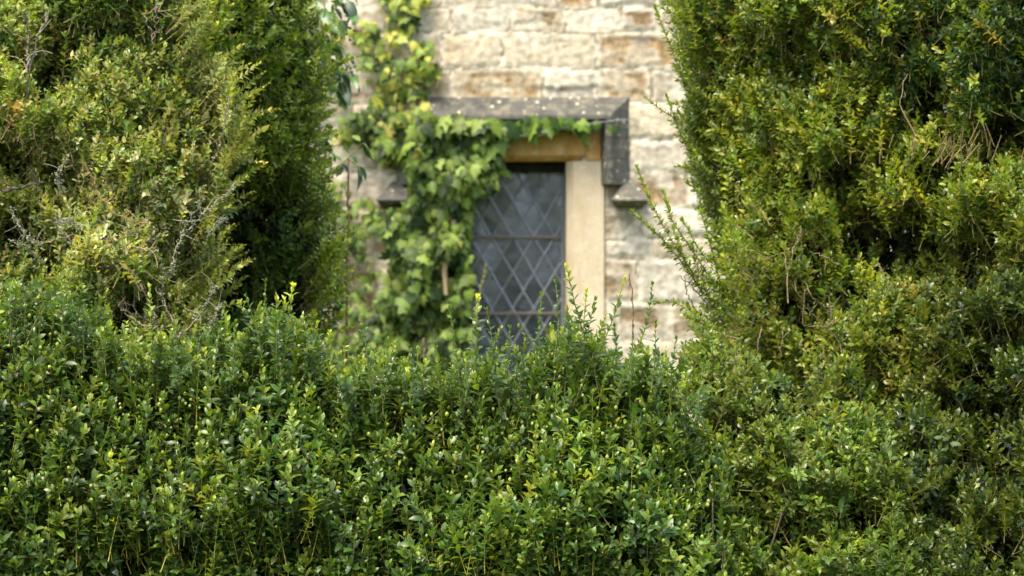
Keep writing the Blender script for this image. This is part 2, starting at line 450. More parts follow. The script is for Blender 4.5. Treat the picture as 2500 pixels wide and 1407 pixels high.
# leaded window
def window():
    GY = WY + .195
    x0, x1, z0, z1 = wx(OPEN[0]) - .001, wx(OPEN[1]) + .001, wz(OPEN[3]), wz(OPEN[2])
    fr = bmesh.new(); t = .016
    f = bm_merge([box_np(x0, x0 + t, GY - .014, GY + .02, z0, z1, .002), box_np(x1 - t, x1, GY - .014, GY + .02, z0, z1, .002),
                  box_np(x0 + t, x1 - t, GY - .013, GY + .02, z0, z0 + t, .002), box_np(x0 + t, x1 - t, GY - .013, GY + .02, z1 - t, z1, .002)])
    fr.free()
    win = bm_obj('window', f, M_frame, house)
    a, b = x0 + t, x1 - t; c, d = z0 + t, z1 - t
    pw, ph = 52.5 * U, 89.0 * U
    ox, oz = wx(1304), wz(577)
    # glass, one mesh: every quarry set at its own slight tilt
    m, n, l = mat_new('old_glass')
    out = n.new('ShaderNodeOutputMaterial')
    g = n.new('ShaderNodeBsdfGlossy'); g.inputs['Roughness'].default_value = .22; g.inputs['Color'].default_value = (.80, .9, .95, 1)
    tr = n.new('ShaderNodeBsdfTransparent'); tr.inputs['Color'].default_value = (.62, .68, .68, 1)
    df = n.new('ShaderNodeBsdfDiffuse'); df.inputs['Color'].default_value = (.058, .075, .084, 1)
    tc = n.new('ShaderNodeTexCoord'); z = n.new('ShaderNodeTexNoise'); z.inputs['Scale'].default_value = 14; l.new(tc.outputs['Object'], z.inputs['Vector'])
    bp = n.new('ShaderNodeBump'); bp.inputs['Strength'].default_value = .25; bp.inputs['Distance'].default_value = .01
    l.new(z.outputs[0], bp.inputs['Height']); l.new(bp.outputs[0], g.inputs['Normal'])
    m1 = n.new('ShaderNodeMixShader'); m1.inputs[0].default_value = .55; l.new(tr.outputs[0], m1.inputs[1]); l.new(df.outputs[0], m1.inputs[2])
    m2 = n.new('ShaderNodeMixShader'); m2.inputs[0].default_value = .12; l.new(m1.outputs[0], m2.inputs[1]); l.new(g.outputs[0], m2.inputs[2])
    l.new(m2.outputs[0], out.inputs[0])
    gb = bmesh.new(); rr = random.Random(3)
    def clip(poly):
        for ax, lim, sg in ((0, a, 1), (0, b, -1), (1, c, 1), (1, d, -1)):
            o = []
            for i in range(len(poly)):
                p, q = poly[i], poly[(i + 1) % len(poly)]
                ip, iq = (p[ax] - lim) * sg >= 0, (q[ax] - lim) * sg >= 0
                if ip: o.append(p)
                if ip != iq:
                    k = (lim - p[ax]) / (q[ax] - p[ax]); o.append((p[0] + (q[0] - p[0]) * k, p[1] + (q[1] - p[1]) * k))
            poly = o
            if len(poly) < 3: return None
        return poly
    for i in range(-14, 14):
        for j in range(-14, 14):
            if (i + j) % 2 == 0: continue
            cx, cz_ = ox + i * pw / 2, oz + j * ph / 2
            pl = clip([(cx - pw / 2, cz_), (cx, cz_ - ph / 2), (cx + pw / 2, cz_), (cx, cz_ + ph / 2)])
            tx, tz = rr.gauss(0, .012), rr.gauss(0, .015)
            if pl: gb.faces.new([gb.verts.new((p[0], GY + (p[0] - cx) * tx + (p[1] - cz_) * tz, p[1])) for p in pl])
    bm_obj('pane', gb, m, win)
    # lead cames
    lc = []; wdt = .0062
    def came(p, q):
        (xa, za), (xb, zb) = p, q
        # liang-barsky
        t0, t1 = 0., 1.; dx, dz = xb - xa, zb - za
        for pp, qq in ((-dx, xa - a), (dx, b - xa), (-dz, za - c), (dz, d - za)):
            if abs(pp) < 1e-9:
                if qq < 0: return
                continue
            r_ = qq / pp
            if pp < 0: t0 = max(t0, r_)
            else: t1 = min(t1, r_)
        if t1 - t0 < 1e-3: return
        A = Vector((xa + dx * t0, 0, za + dz * t0)); B = Vector((xa + dx * t1, 0, za + dz * t1))
        u = (B - A).normalized(); nn = Vector((-u.z, 0, u.x))
        bm = bmesh.new(); rg = []
        steps = max(2, int((B - A).length / .05))
        for s in range(steps + 1):
            P = A.lerp(B, s / steps) + nn * rr.gauss(0, .0009); P.y = GY - .002 + rr.gauss(0, .0008)
            rg.append([bm.verts.new(P + nn * sx * wdt + Vector((0, sy, 0))) for sx, sy in ((-1, .003), (-.7, -.0045), (0, -.006), (.7, -.0045), (1, .003))])
        for r0, r1 in zip(rg[:-1], rg[1:]):
            for k in range(4): bm.faces.new([r0[k], r1[k], r1[k + 1], r0[k + 1]])
        bmesh.ops.recalc_face_normals(bm, faces=bm.faces)
        lc.append(bm)
    for k in range(-20, 21):
        for s in (1, -1):
            # lines through the quarry corners
            cx, cz_ = ox + k * pw, oz + 0
            came((cx - pw * 10 * s, cz_ - ph * 10), (cx + pw * 10 * s, cz_ + ph * 10))
    # solder joints
    for i in range(-14, 14):
        for j in range(-14, 14):
            if (i + j) % 2: continue
            cx, cz_ = ox + i * pw / 2, oz + j * ph / 2
            if a + .01 < cx < b - .01 and c + .01 < cz_ < d - .01:
                bm = bmesh.new(); bmesh.ops.create_uvsphere(bm, u_segments=8, v_segments=5, radius=.0085)
                for v in bm.verts: v.co = Vector((v.co.x + cx, v.co.y * .5 + GY - .006, v.co.z + cz_))
                lc.append(bm)
    bm_obj('lead_lattice', bm_merge(lc), M_lead, win)
    M_dark = stone_material('painted_head_shade', (.022, .02, .014), (.012, .012, .01), (.05, .055, .02), .6, .5)
    bm_obj('head_shade_strip', box_np(x0 + .001, x1 - .001, GY - .075, GY - .016, wz(416), wz(394), .006), M_dark, win)  # near-black strip added in place of the shadow under the lintel
    for py in (577, 766, 955):
        bm_obj('saddle_bar', box_np(a, b, GY - .026, GY - .014, wz(py) - .006, wz(py) + .006, .003), M_iron, win)
window()

# ------------------------------------------------------------------ leaf and shoot builders
# leaf template: x across, y along, z up; 8 vertices
LT = np.array([[0, 0, 0], [0, .34, .02], [0, .72, .01], [0, 1.0, -.06], [-.235, .32, .08], [-.215, .70, .06], [.235, .32, .08], [.215, .70, .06]])
LF4 = np.array([[1, 2, 5, 4], [1, 6, 7, 2]]); LF3 = np.array([[0, 1, 4], [2, 3, 5], [0, 6, 1], [2, 7, 3]])
QT = np.array([[0, 0, 0], [-.27, .5, .04], [0, 1, -.05], [.27, .5, .04]])

def leaves_mesh(P, D, N, L, C, Wd, bend):
    """P base, D direction, N normal (unit, perpendicular), L length, C colour, Wd width factor, bend"""
    n = len(P); X = np.cross(D, N)
    t = LT
    # vertices: P + X*x*L*W + D*y*L + N*(z - bend*y^2)*L
    V = (P[:, None, :] + X[:, None, :] * (t[None, :, 0:1] * (L * Wd)[:, None, None]) + D[:, None, :] * (t[None, :, 1:2] * L[:, None, None])
         + N[:, None, :] * ((t[None, :, 2] - bend[:, None] * t[None, :, 1] ** 2) * L[:, None])[:, :, None])
    base = (np.arange(n) * 8)[:, None, None]
    F4 = (base + LF4[None]).reshape(-1, 4); F3 = (base + LF3[None]).reshape(-1, 3)
    CC = np.repeat(C[:, None, :], 8, 1).copy()
    CC[:, :4] *= 1.12            # the midrib is a little paler
    return V.reshape(-1, 3), F4, F3, CC.reshape(-1, 3)

def quads_mesh(P, D, N, L, C):
    n = len(P); X = np.cross(D, N); t = QT
    V = P[:, None, :] + X[:, None, :] * (t[None, :, 0:1] * L[:, None, None]) + D[:, None, :] * (t[None, :, 1:2] * L[:, None, None]) + N[:, None, :] * (t[None, :, 2:3] * L[:, None, None])
    F = (np.arange(n) * 4)[:, None] + np.arange(4)[None]
    return V.reshape(-1, 3), F, np.repeat(C, 4, 0)

def perp(T, r):
    a = r.normal(size=T.shape); a -= (a * T).sum(-1, keepdims=True) * T
    return norm(a)

class Foliage:
    """collects leaves (as flat arrays) and stem tubes of many shoots"""
    def __init__(self, seed):
        self.r = np.random.default_rng(seed); self.lv = []; self.q = []; self.sv = []; self.sf = []; self.sc = []; self.ns = 0
    def shoots(self, P, D, L, tone, tip, stemc, leaf=.019, gap=.0095, curve=.12, bare=0.15, open_=60, tipw=.25, drop=0.0, jit=.16, rad=.0011, wid=1.0):
        """P bases (n,3), D directions, L lengths, tone/tip/stemc colours (n,3)"""
        r = self.r; n = len(P)
        D = norm(D); bendv = perp(D, r) * (r.uniform(0.1, 1, (n, 1)) * curve / np.maximum(L, .03)[:, None])
        ref = perp(D, r)
        leaf = np.broadcast_to(np.asarray(leaf, float), (n,)) * r.uniform(.85, 1.15, n)
        k = np.maximum(3, (L * (1 - bare) / gap).astype(int))
        idx = np.repeat(np.arange(n), k)
        j = np.arange(k.sum()) - np.repeat(np.cumsum(k) - k, k)
        f = (j + 1.0) / np.repeat(k, k)                               # 0..1 up the shoot
        t = (bare + (1 - bare) * f) * L[idx]
        pos = P[idx] + D[idx] * t[:, None] + bendv[idx] * (t ** 2)[:, None]
        T = norm(D[idx] + 2 * bendv[idx] * t[:, None])
        B = norm(ref[idx] - (ref[idx] * T).sum(-1, keepdims=True) * T); B2 = np.cross(T, B)
        for side in (0, 1):
            phi = (j % 2) * (math.pi / 2) + side * math.pi + r.normal(0, .2, len(j))
            rad_d = B * np.cos(phi)[:, None] + B2 * np.sin(phi)[:, None]
            a = np.radians(np.clip(open_ * (1.05 - .75 * f ** 3) + r.normal(0, 9, len(j)), 8, 110))
            Dl = norm(T * np.cos(a)[:, None] + rad_d * np.sin(a)[:, None] + r.normal(0, .06, (len(j), 3)))
            Nl = T - (T * Dl).sum(-1, keepdims=True) * Dl + r.normal(0, .16, (len(j), 3))
            Nl = norm(Nl - (Nl * Dl).sum(-1, keepdims=True) * Dl)
            size = leaf[idx] * (.72 + .5 * np.sin(np.clip(f, 0, 1) * 2.6)) * np.where(f > .9, .62, 1) * r.uniform(.78, 1.15, len(j))
            mixf = np.clip((f - (1 - tipw)) / tipw, 0, 1)[:, None] ** 1.5
            c = tone[idx] * (1 - mixf) + tip[idx] * mixf
            c = c * np.exp(r.normal(0, jit, (len(j), 1))) * np.exp(r.normal(0, jit * .35, (len(j), 3)))
            keep = r.random(len(j)) > drop
            self.lv.append((pos[keep], Dl[keep], Nl[keep], size[keep], c[keep], (r.uniform(.82, 1.12, len(j)) * wid)[keep], r.normal(.12, .13, len(j))[keep]))
        # stems: three-sided tubes with 4 rings
        fr = np.array([0, .35, .7, 1.0]); m = len(fr)
        tt = L[:, None] * fr[None]
        c_ = P[:, None] + D[:, None] * tt[..., None] + bendv[:, None] * (tt ** 2)[..., None]
        B0 = ref; B1 = np.cross(D, ref)
        ang = np.array([0, 2.094, 4.189])
        ring = (B0[:, None, None] * np.cos(ang)[None, None, :, None] + B1[:, None, None] * np.sin(ang)[None, None, :, None])
        rr = rad * (1.15 - .55 * fr)
        V = c_[:, :, None] + ring * rr[None, :, None, None]
        base = self.ns + (np.arange(n) * m * 3)[:, None, None] + (np.arange(m - 1) * 3)[None, :, None]
        for a0, a1 in ((0, 1), (1, 2), (2, 0)):
            self.sf.append(np.stack([base + a0, base + a1, base + 3 + a1, base + 3 + a0], -1).reshape(-1, 4))
        self.sv.append(V.reshape(-1, 3)); self.ns += V.reshape(-1, 3).shape[0]
        cc = np.repeat(stemc[:, None], m * 3, 1); self.sc.append(cc.reshape(-1, 3))
    def inner(self, P, L, C):
        r = self.r; n = len(P); D = norm(r.normal(size=(n, 3)) + [0, -.3, .4]); N = perp(D, r)
        self.q.append((P, D, N, np.full(n, L) * r.uniform(.7, 1.3, n), C))
    def tube(self, pts, r0, r1, colr, sides=5):
        pts = np.asarray(pts, float); n = len(pts)
        T = norm(np.gradient(pts, axis=0)); B = norm(np.cross(T, [0.3, 1, 0.2])); B2 = np.cross(T, B)
        ang = np.linspace(0, 2 * math.pi, sides, endpoint=False)
        rr = np.linspace(r0, r1, n) * self.r.uniform(.85, 1.15, n)
        V = pts[:, None] + (B[:, None] * np.cos(ang)[None, :, None] + B2[:, None] * np.sin(ang)[None, :, None]) * rr[:, None, None]
        for i in range(sides):
            k = (i + 1) % sides; b = self.ns + np.arange(n - 1) * sides
            self.sf.append(np.stack([b + i, b + k, b + sides + k, b + sides + i], -1))
        self.sv.append(V.reshape(-1, 3)); self.ns += n * sides
        self.sc.append(np.tile(np.asarray(colr, float), (n * sides, 1)) * self.r.uniform(.8, 1.2, (n * sides, 1)))
    def leaf_me(self, name):
        a = [np.concatenate([x[i] for x in self.lv]) for i in range(7)]
        V, F4, F3, C = leaves_mesh(a[0], a[1], a[2], a[3], a[4], a[5], a[6])
        Fs = [F4, F3]
        return mesh_np(name, V, Fs, np.clip(C, .004, .8))
    def inner_me(self, name):
        b = [np.concatenate([x[i] for x in self.q]) for i in range(5)]
        V, F, C = quads_mesh(*b); return mesh_np(name, V, [F], np.clip(C, .004, .8))
    def stem_me(self, name):
        return mesh_np(name, np.concatenate(self.sv), [np.concatenate(self.sf)], np.clip(np.concatenate(self.sc), .01, .8))

def inside(poly, u, v):
    poly = np.asarray(poly, float); res = np.zeros(len(u), bool)
    x0, y0 = poly[:, 0], poly[:, 1]; x1, y1 = np.roll(x0, -1), np.roll(y0, -1)
    for a, b, c, d in zip(x0, y0, x1, y1):
        if b == d: continue
        cr = ((b > v) != (d > v)) & (u < (c - a) * (v - b) / (d - b) + a); res ^= cr
    return res
def edge_dist(poly, u, v):
    poly = np.asarray(poly, float); best = np.full(len(u), 1e9)
    for (a, b), (c, d) in zip(poly, np.roll(poly, -1, 0)):
        dx, dy = c - a, d - b; t = np.clip(((u - a) * dx + (v - b) * dy) / (dx * dx + dy * dy + 1e-9), 0, 1)
        best = np.minimum(best, np.hypot(u - a - t * dx, v - b - t * dy))
    return best
def sample_poly(poly, n, r):
    p = np.asarray(poly, float); lo, hi = p.min(0), p.max(0); U_, V_ = [], []
    tot = 0
    while tot < n:
        u = r.uniform(lo[0], hi[0], n * 2); v = r.uniform(lo[1], hi[1], n * 2); k = inside(p, u, v)
        U_.append(u[k]); V_.append(v[k]); tot += k.sum()
    return np.concatenate(U_)[:n], np.concatenate(V_)[:n]

def pick(r, pal, wts, n):
    pal = np.asarray(pal, float); wts = np.asarray(wts, float)
    return pal[r.choice(len(pal), n, p=wts / wts.sum())]

def shrub(fol, poly, front, n, pal, wts, tips, tipw_p, up=.8, out=.55, leaf=.018, Lr=(.07, .16), amp=.1, wl=.32, T=.45, holes=(), layers=((0, .62), (.07, .26), (.16, .12)), inner_n=9000, inner_d=.15,
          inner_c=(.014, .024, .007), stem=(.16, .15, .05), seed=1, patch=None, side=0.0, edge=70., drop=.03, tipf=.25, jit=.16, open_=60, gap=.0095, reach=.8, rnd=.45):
    """fills the bulging surface whose outline (as seen in the photograph) is poly with shoots; front(u,v) gives its distance"""
    r = fol.r; w1, w2, w3 = Waves(wl, seed * 7 + 1), Waves(wl * .38, seed * 7 + 2), Waves(.5, seed * 7 + 3)
    def surf(u, v):
        Y = front(u, v); P = atv(u, v, Y)
        bulge = T * np.exp(-edge_dist(poly, u, v) / edge)
        y = Y + bulge + amp * w1(P) + amp * .5 * w2(P)
        for hu, hv, hr, hd in holes:
            y = y + hd * np.exp(-((u - hu) ** 2 + (v - hv) ** 2) / hr ** 2)
        return y
    for dep, share in layers:
        m = int(n * share); u, v = sample_poly(poly, m, r)
        if holes and dep < .2:
            pk = np.ones(m)
            for hu, hv, hr, hd in holes: pk *= 1 - .82 * np.exp(-((u - hu) ** 2 + (v - hv) ** 2) / (hr * .8) ** 2)
            k = r.random(m) < pk; u, v = u[k], v[k]; m = len(u)
        y = surf(u, v) + dep + r.exponential(.02, m)
        P = atv(u, v, y)
        e = 6.0; gx = (surf(u + e, v) - surf(u - e, v)) / (2 * e * K * y); gz = -(surf(u, v + e) - surf(u, v - e)) / (2 * e * K * y)
        N = norm(np.stack([np.clip(gx, -2.5, 2.5), -np.ones(m), np.clip(gz, -2, 2)], -1))
        D = norm(N * out + np.array([side, 0, up]) + r.normal(0, rnd, (m, 3)))
        L = r.uniform(Lr[0], Lr[1], m)
        tone = pick(r, pal, wts, m); tip = pick(r, tips, tipw_p, m)
        if patch is not None: tone, tip = patch(P, u, v, tone, tip, r)
        tone = tone * np.exp(.22 * w3(P))[:, None]
        st = np.tile(np.asarray(stem, float), (m, 1)) * r.uniform(.6, 1.3, (m, 1))
        fol.shoots(P - D * (L * reach)[:, None], D, L, tone, tip, st, leaf=leaf, drop=drop, tipw=tipf, jit=jit, open_=open_, gap=gap)
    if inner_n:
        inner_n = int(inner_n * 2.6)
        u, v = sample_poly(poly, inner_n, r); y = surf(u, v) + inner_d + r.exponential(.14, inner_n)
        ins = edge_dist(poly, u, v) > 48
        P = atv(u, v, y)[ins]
        fol.inner(P, .030, np.tile(np.asarray(inner_c), (len(P), 1)) * r.uniform(.6, 1.4, (len(P), 1)))  # near-black tone paints in the shade between the shoots
    return surf

def sprigs(fol, line, Yf, n, side, L=(.10, .24), leaf=.0185, pal=None, tips=None, inset=(0, 30), spread=.3, up=1.0):
    """longer shoots that break the outline: rooted just inside a line of points and reaching outwards"""
    r = fol.r; line = np.asarray(line, float); seg = np.concatenate([[0], np.cumsum(np.hypot(*np.diff(line, axis=0).T))])
    s = r.uniform(0, seg[-1], n); u = np.interp(s, seg, line[:, 0]) - side * r.uniform(*inset, n) * 1.0; v = np.interp(s, seg, line[:, 1])
    P = atv(u, v, Yf + r.uniform(.0, .25, n)); D = norm(np.array([side * .8, -.15, up * r.uniform(.3, 1.1)]) + r.normal(0, spread * 1.3, (n, 3))); LL = r.uniform(*L, n)
    fol.shoots(P - D * LL[:, None] * .45, D, LL, pick(r, pal, np.ones(len(pal)), n), pick(r, tips, np.ones(len(tips)), n), np.tile([[.24, .19, .07]], (n, 1)), leaf=leaf, gap=.0085, curve=.25, rad=.0014)

def branch_pts(p0, p1, r, sag=.1, n=9):
    p0, p1 = np.asarray(p0, float), np.asarray(p1, float); t = np.linspace(0, 1, n)[:, None]
    L = np.linalg.norm(p1 - p0); b = r.normal(size=3) * L * sag
    return p0 + (p1 - p0) * t + b * np.sin(t * math.pi) + r.normal(0, L * .012, (n, 3))

def path_shoot(parent, pts, leaf=.018, gap=.009, tone=(.06, .12, .02), tip=(.12, .2, .03), stem=(.2, .18, .05), rad=.0013, seed=0, mat=None, name='shoot', sub='leaf_cluster', open_=60, taper=.4, tipw=.35, bare=.0, drop=0, jit=.14, wid=1.0):
    """one individual shoot following the polyline pts: the stem, and its leaves as a sub-part"""
    pts = np.asarray(pts, float); r = np.random.default_rng(seed + 900)
    # resample smoothly
    n = 24; s = np.linspace(0, len(pts) - 1, n)
    if len(pts) > 2:
        # quadratic-ish smoothing by repeated averaging
        q = np.stack([np.interp(s, np.arange(len(pts)), pts[:, i]) for i in range(3)], -1)
        for _ in range(6): q[1:-1] = (q[:-2] + q[1:-1] * 2 + q[2:]) / 4
    else:
        q = np.stack([np.interp(s, [0, 1], pts[:, i]) for i in range(3)], -1)
        L = np.linalg.norm(pts[1] - pts[0]); q += (r.normal(size=3) * L * .05) * np.sin(np.linspace(0, math.pi, n))[:, None]
    f = Foliage(seed); f.tube(q, rad, rad * .45, stem, 5)
    st = link(name, f.stem_me(name), M_bark, parent)
    seg = np.linalg.norm(np.diff(q, axis=0), axis=1); cum = np.concatenate([[0], np.cumsum(seg)])
    m = max(4, int(cum[-1] * (1 - bare) / gap)); d = np.linspace(cum[-1] * bare, cum[-1], m)
    pos = np.stack([np.interp(d, cum, q[:, i]) for i in range(3)], -1); T = norm(np.gradient(pos, axis=0))
    B = norm(np.cross(T, [.2, 1, .1])); B2 = np.cross(T, B); fr = np.linspace(0, 1, m); lv = []
    for side in (0, 1):
        phi = (np.arange(m) % 2) * math.pi / 2 + side * math.pi + r.normal(0, .3, m) + .6
        rd = B * np.cos(phi)[:, None] + B2 * np.sin(phi)[:, None]
        a = np.radians(np.clip(open_ * (1.05 - .8 * fr ** 4) + r.normal(0, 10, m), 6, 100))
        Dl = norm(T * np.cos(a)[:, None] + rd * np.sin(a)[:, None] + r.normal(0, .08, (m, 3)))
        Nl = T - (T * Dl).sum(-1, keepdims=True) * Dl + r.normal(0, .18, (m, 3)); Nl = norm(Nl - (Nl * Dl).sum(-1, keepdims=True) * Dl)
        size = leaf * (1 - taper * fr ** 2) * r.uniform(.75, 1.15, m)
        mf = np.clip((fr - (1 - tipw)) / tipw, 0, 1)[:, None]
        c = (np.array(tone) * (1 - mf) + np.array(tip) * mf) * np.exp(r.normal(0, jit, (m, 1)))
        kp = r.random(m) >= drop
        lv.append((pos[kp], Dl[kp], Nl[kp], size[kp], c[kp], (r.uniform(.85, 1.1, m) * wid)[kp], r.normal(.12, .12, m)[kp]))
    # a closed bud of three small leaves at the tip
    k = 4; D3 = norm(T[-1] + r.normal(0, .25, (k, 3))); lv.append((np.repeat(pos[-1:], k, 0), D3, perp(D3, r), np.full(k, leaf * .55), np.tile(tip, (k, 1)), np.full(k, .9), np.full(k, .05)))
    f.lv = lv
    link(sub, f.leaf_me(sub), mat or M_leaf, st)
    return st

# ------------------------------------------------------------------ the box hedge in front
GREEN = [(.033, .072, .015), (.050, .098, .017), (.088, .146, .020), (.024, .056, .018), (.15, .20, .026)]
GW = [3, 4, 3, 2, 1.2]
TIPS = [(.11, .17, .025), (.19, .25, .035), (.34, .40, .05), (.065, .12, .02)]
TW = [4, 2, .5, 3]

HX = [-500, 0, 100, 160, 250, 330, 420, 540, 600, 660, 740, 800, 850, 900, 1000, 1060, 1110, 1180, 1240, 1300, 1350, 1410, 1480, 1540, 1600, 1650, 1700, 1780, 1900, 2100, 3000]
HZ = [745, 715, 705, 735, 800, 865, 855, 835, 805, 775, 805, 885, 925, 885, 915, 935, 915, 860, 915, 880, 820, 805, 870, 890, 875, 930, 990, 1130, 1400, 1650, 1800]
def hedge():
    root = empty('box_hedge', (0, 5.5, 0))
    tag(root, 'dark glossy box hedge in sharp focus running across the whole foreground', 'hedge')
    top = [(x, y) for x, y in zip(HX, HZ)]
    poly = [(-330, 1850)] + [(max(x, -330), y) for x, y in top if x <= 1900] + [(2250, 1850)]
    f = Foliage(101); r = f.r
    w = Waves(.22, 77)
    def ridge(u): return np.interp(u, HX, HZ)
    def front(u, v):
        a = np.clip((v - ridge(u)) / 420., 0, 1.6)      # 0 at the ridge, 1 well down the face
        return 5.52 - .36 * np.clip(a, 0, 1) + .05 * np.clip(a - 1, 0, 1)
    holes = [(760, 1330, 45, .12), (340, 1350, 50, .12), (1480, 1270, 40, .10), (970, 1310, 50, .1), (1700, 1180, 45, .12), (1200, 1390, 60, .1), (80, 1120, 40, .1), (1560, 1360, 50, .12)]
    def patch(P, u, v, tone, tip, r):
        # shoots picked at random carry paler, yellower growth
        k = (r.random(len(P)) < .10)[:, None]
        tone = np.where(k, tone * [1.5, 1.25, 1.0], tone)
        return tone, tip
    shrub(f, poly, front, 7600, GREEN, GW, TIPS, TW, up=1.15, out=.42, leaf=.0222, Lr=(.06, .15), amp=.022, wl=.22, T=.18, holes=holes,
          layers=((0, .50), (.06, .25), (.14, .15), (.28, .10)), inner_n=30000, inner_d=.10, stem=(.32, .27, .05), seed=3, patch=patch, edge=55, tipf=.28, gap=.0105, rnd=.34, open_=64)
    # upright shoots along the ridge, their long yellow-green stems in view
    m = 420; u = r.uniform(-250, 1800, m); v = ridge(u) + r.uniform(-5, 230, m); Y = front(u, v) + r.uniform(-.03, .2, m)
    P = atv(u, v, Y); D = norm(np.array([0, -.05, 1]) + r.normal(0, .14, (m, 3))); L = r.uniform(.10, .19, m)
    f.shoots(P - D * L[:, None] * .85, D, L, pick(r, GREEN, GW, m) * 1.2, pick(r, TIPS, TW, m), np.tile([[.30, .27, .055]], (m, 1)), leaf=.021, gap=.0125, open_=50, tipw=.3, rad=.0013)
    sprigs(f, [(u_, z_ + 62) for u_, z_ in zip(HX, HZ) if -10 < u_ < 1750], 5.4, 170, .1, pal=GREEN[1:3], tips=TIPS[1:3], L=(.09, .22), leaf=.020, spread=.14, up=1.2)
    root_leaves = link('foliage', f.leaf_me('foliage'), M_leaf, root)
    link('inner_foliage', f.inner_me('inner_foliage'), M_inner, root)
    # woody stems down to the soil
    for i in range(70):
        x = r.uniform(-1.6, 1.3); y = r.uniform(5.5, 5.85); a = np.array([x, y, 0]); u0 = x / (K * 5.6) + 1250
        zt = CAM_Z - (float(ridge(u0)) - 703.5) * K * 5.6 - r.uniform(.1, .25)
        b = a + [r.normal(0, .08), r.normal(-.1, .1), zt]
        f.tube(branch_pts(a, b, r, .05), .006, .002, (.13, .10, .06), 5)
    link('stems', f.stem_me('stems'), M_bark, root)
    # pale green seed capsules
    cv, cf, n0 = [], [], 0
    ico = bmesh.new(); bmesh.ops.create_icosphere(ico, subdivisions=1, radius=1)
    iv = np.array([v.co[:] for v in ico.verts]); fi = np.array([[v.index for v in q.verts] for q in ico.faces]); ico.free()
    cc = []
    for i in range(420):
        u1, v1 = r.uniform(-100, 1850), 0
        v1 = float(ridge(u1)) + r.uniform(20, 480) * r.random() ** .6 + 10
        y = float(front(np.array([u1]), np.array([v1]))[0]) + .01 + r.normal(0, .018); s = r.uniform(.0028, .0052)
        cv.append(iv * [s, s, s * 1.25] + at(u1, v1, y)); cf.append(fi + n0); n0 += len(iv)
        cc.append(np.tile(np.array([.30, .36, .07]) * r.uniform(.6, 1.25), (len(iv), 1)))
    sc_ = link('seed_capsules', mesh_np('seed_capsules', np.concatenate(cv), [np.concatenate(cf)], np.concatenate(cc)), M_leaf, root)
    sc_['kind'] = 'stuff'
    # single shoots that stand clear of the clipped top: (tip x, tip y, base x, base y, kind)
    NM, PL, YL = 0, 1, 2
    lst = [(48, 655, 60, 800, NM), (100, 668, 92, 820, NM), (158, 680, 150, 820, NM), (22, 690, 30, 820, NM), (252, 762, 250, 900, NM), (365, 705, 385, 900, PL), (430, 760, 420, 900, NM),
           (492, 775, 480, 900, NM), (548, 745, 520, 900, NM), (602, 728, 640, 850, NM), (648, 690, 650, 860, NM), (714, 703, 690, 870, YL), (575, 790, 570, 900, NM), (680, 770, 676, 900, NM),
           (845, 830, 825, 960, NM), (884, 778, 905, 930, NM), (945, 835, 940, 950, NM), (1000, 850, 1000, 960, NM), (1098, 755, 1125, 930, NM), (1062, 842, 1060, 950, NM), (1166, 730, 1160, 880, YL), (1190, 760, 1200, 900, NM),
           (1245, 805, 1238, 900, NM), (1270, 800, 1330, 890, NM), (1322, 722, 1322, 880, NM), (1357, 692, 1352, 860, NM), (1384, 655, 1428, 800, YL), (1432, 715, 1415, 850, YL), (1452, 735, 1420, 880, NM),
           (1524, 684, 1462, 840, YL), (1592, 698, 1548, 850, NM), (1500, 800, 1505, 900, NM), (1545, 820, 1540, 920, NM), (1600, 790, 1590, 930, NM), (1650, 830, 1640, 960, NM),
           (1720, 870, 1700, 1000, NM), (500, 860, 510, 960, YL), (268, 1118, 300, 1260, YL), (712, 995, 700, 1110, PL), (1140, 870, 1135, 960, NM), (775, 830, 770, 930, NM), (200, 745, 205, 880, NM), (330, 800, 320, 920, NM)]
    for i, (tx, ty, bx, by, kd) in enumerate(lst):
        Y = 5.35 + r.uniform(-.06, .12)
        if ty > 950: Y = float(front(np.array([tx]), np.array([ty]))[0]) - .12
        a = at(bx, by + 25, Y + .05); b = at(tx, ty, Y)
        mid = (a + b) / 2 + np.array([r.normal(0, .006), 0, 0])
        tip = {NM: (.12, .20, .03), PL: (.34, .42, .09), YL: (.48, .52, .07)}[kd]
        tone = {NM: (.055, .115, .022), PL: (.16, .25, .06), YL: (.09, .16, .03)}[kd]
        s = path_shoot(root, [a, mid, b], leaf=r.uniform(.018, .022) * (1.25 if kd else 1), gap=.0105, tone=tone, tip=tip, stem=(.32, .29, .06), rad=.0016, seed=i, open_=52, tipw=.3 if kd != PL else .6)
        if kd == YL: s['label'] = 'shoot with a fresh yellow tip'
        if kd == PL: s['label'] = 'shoot of pale new leaves'
hedge()

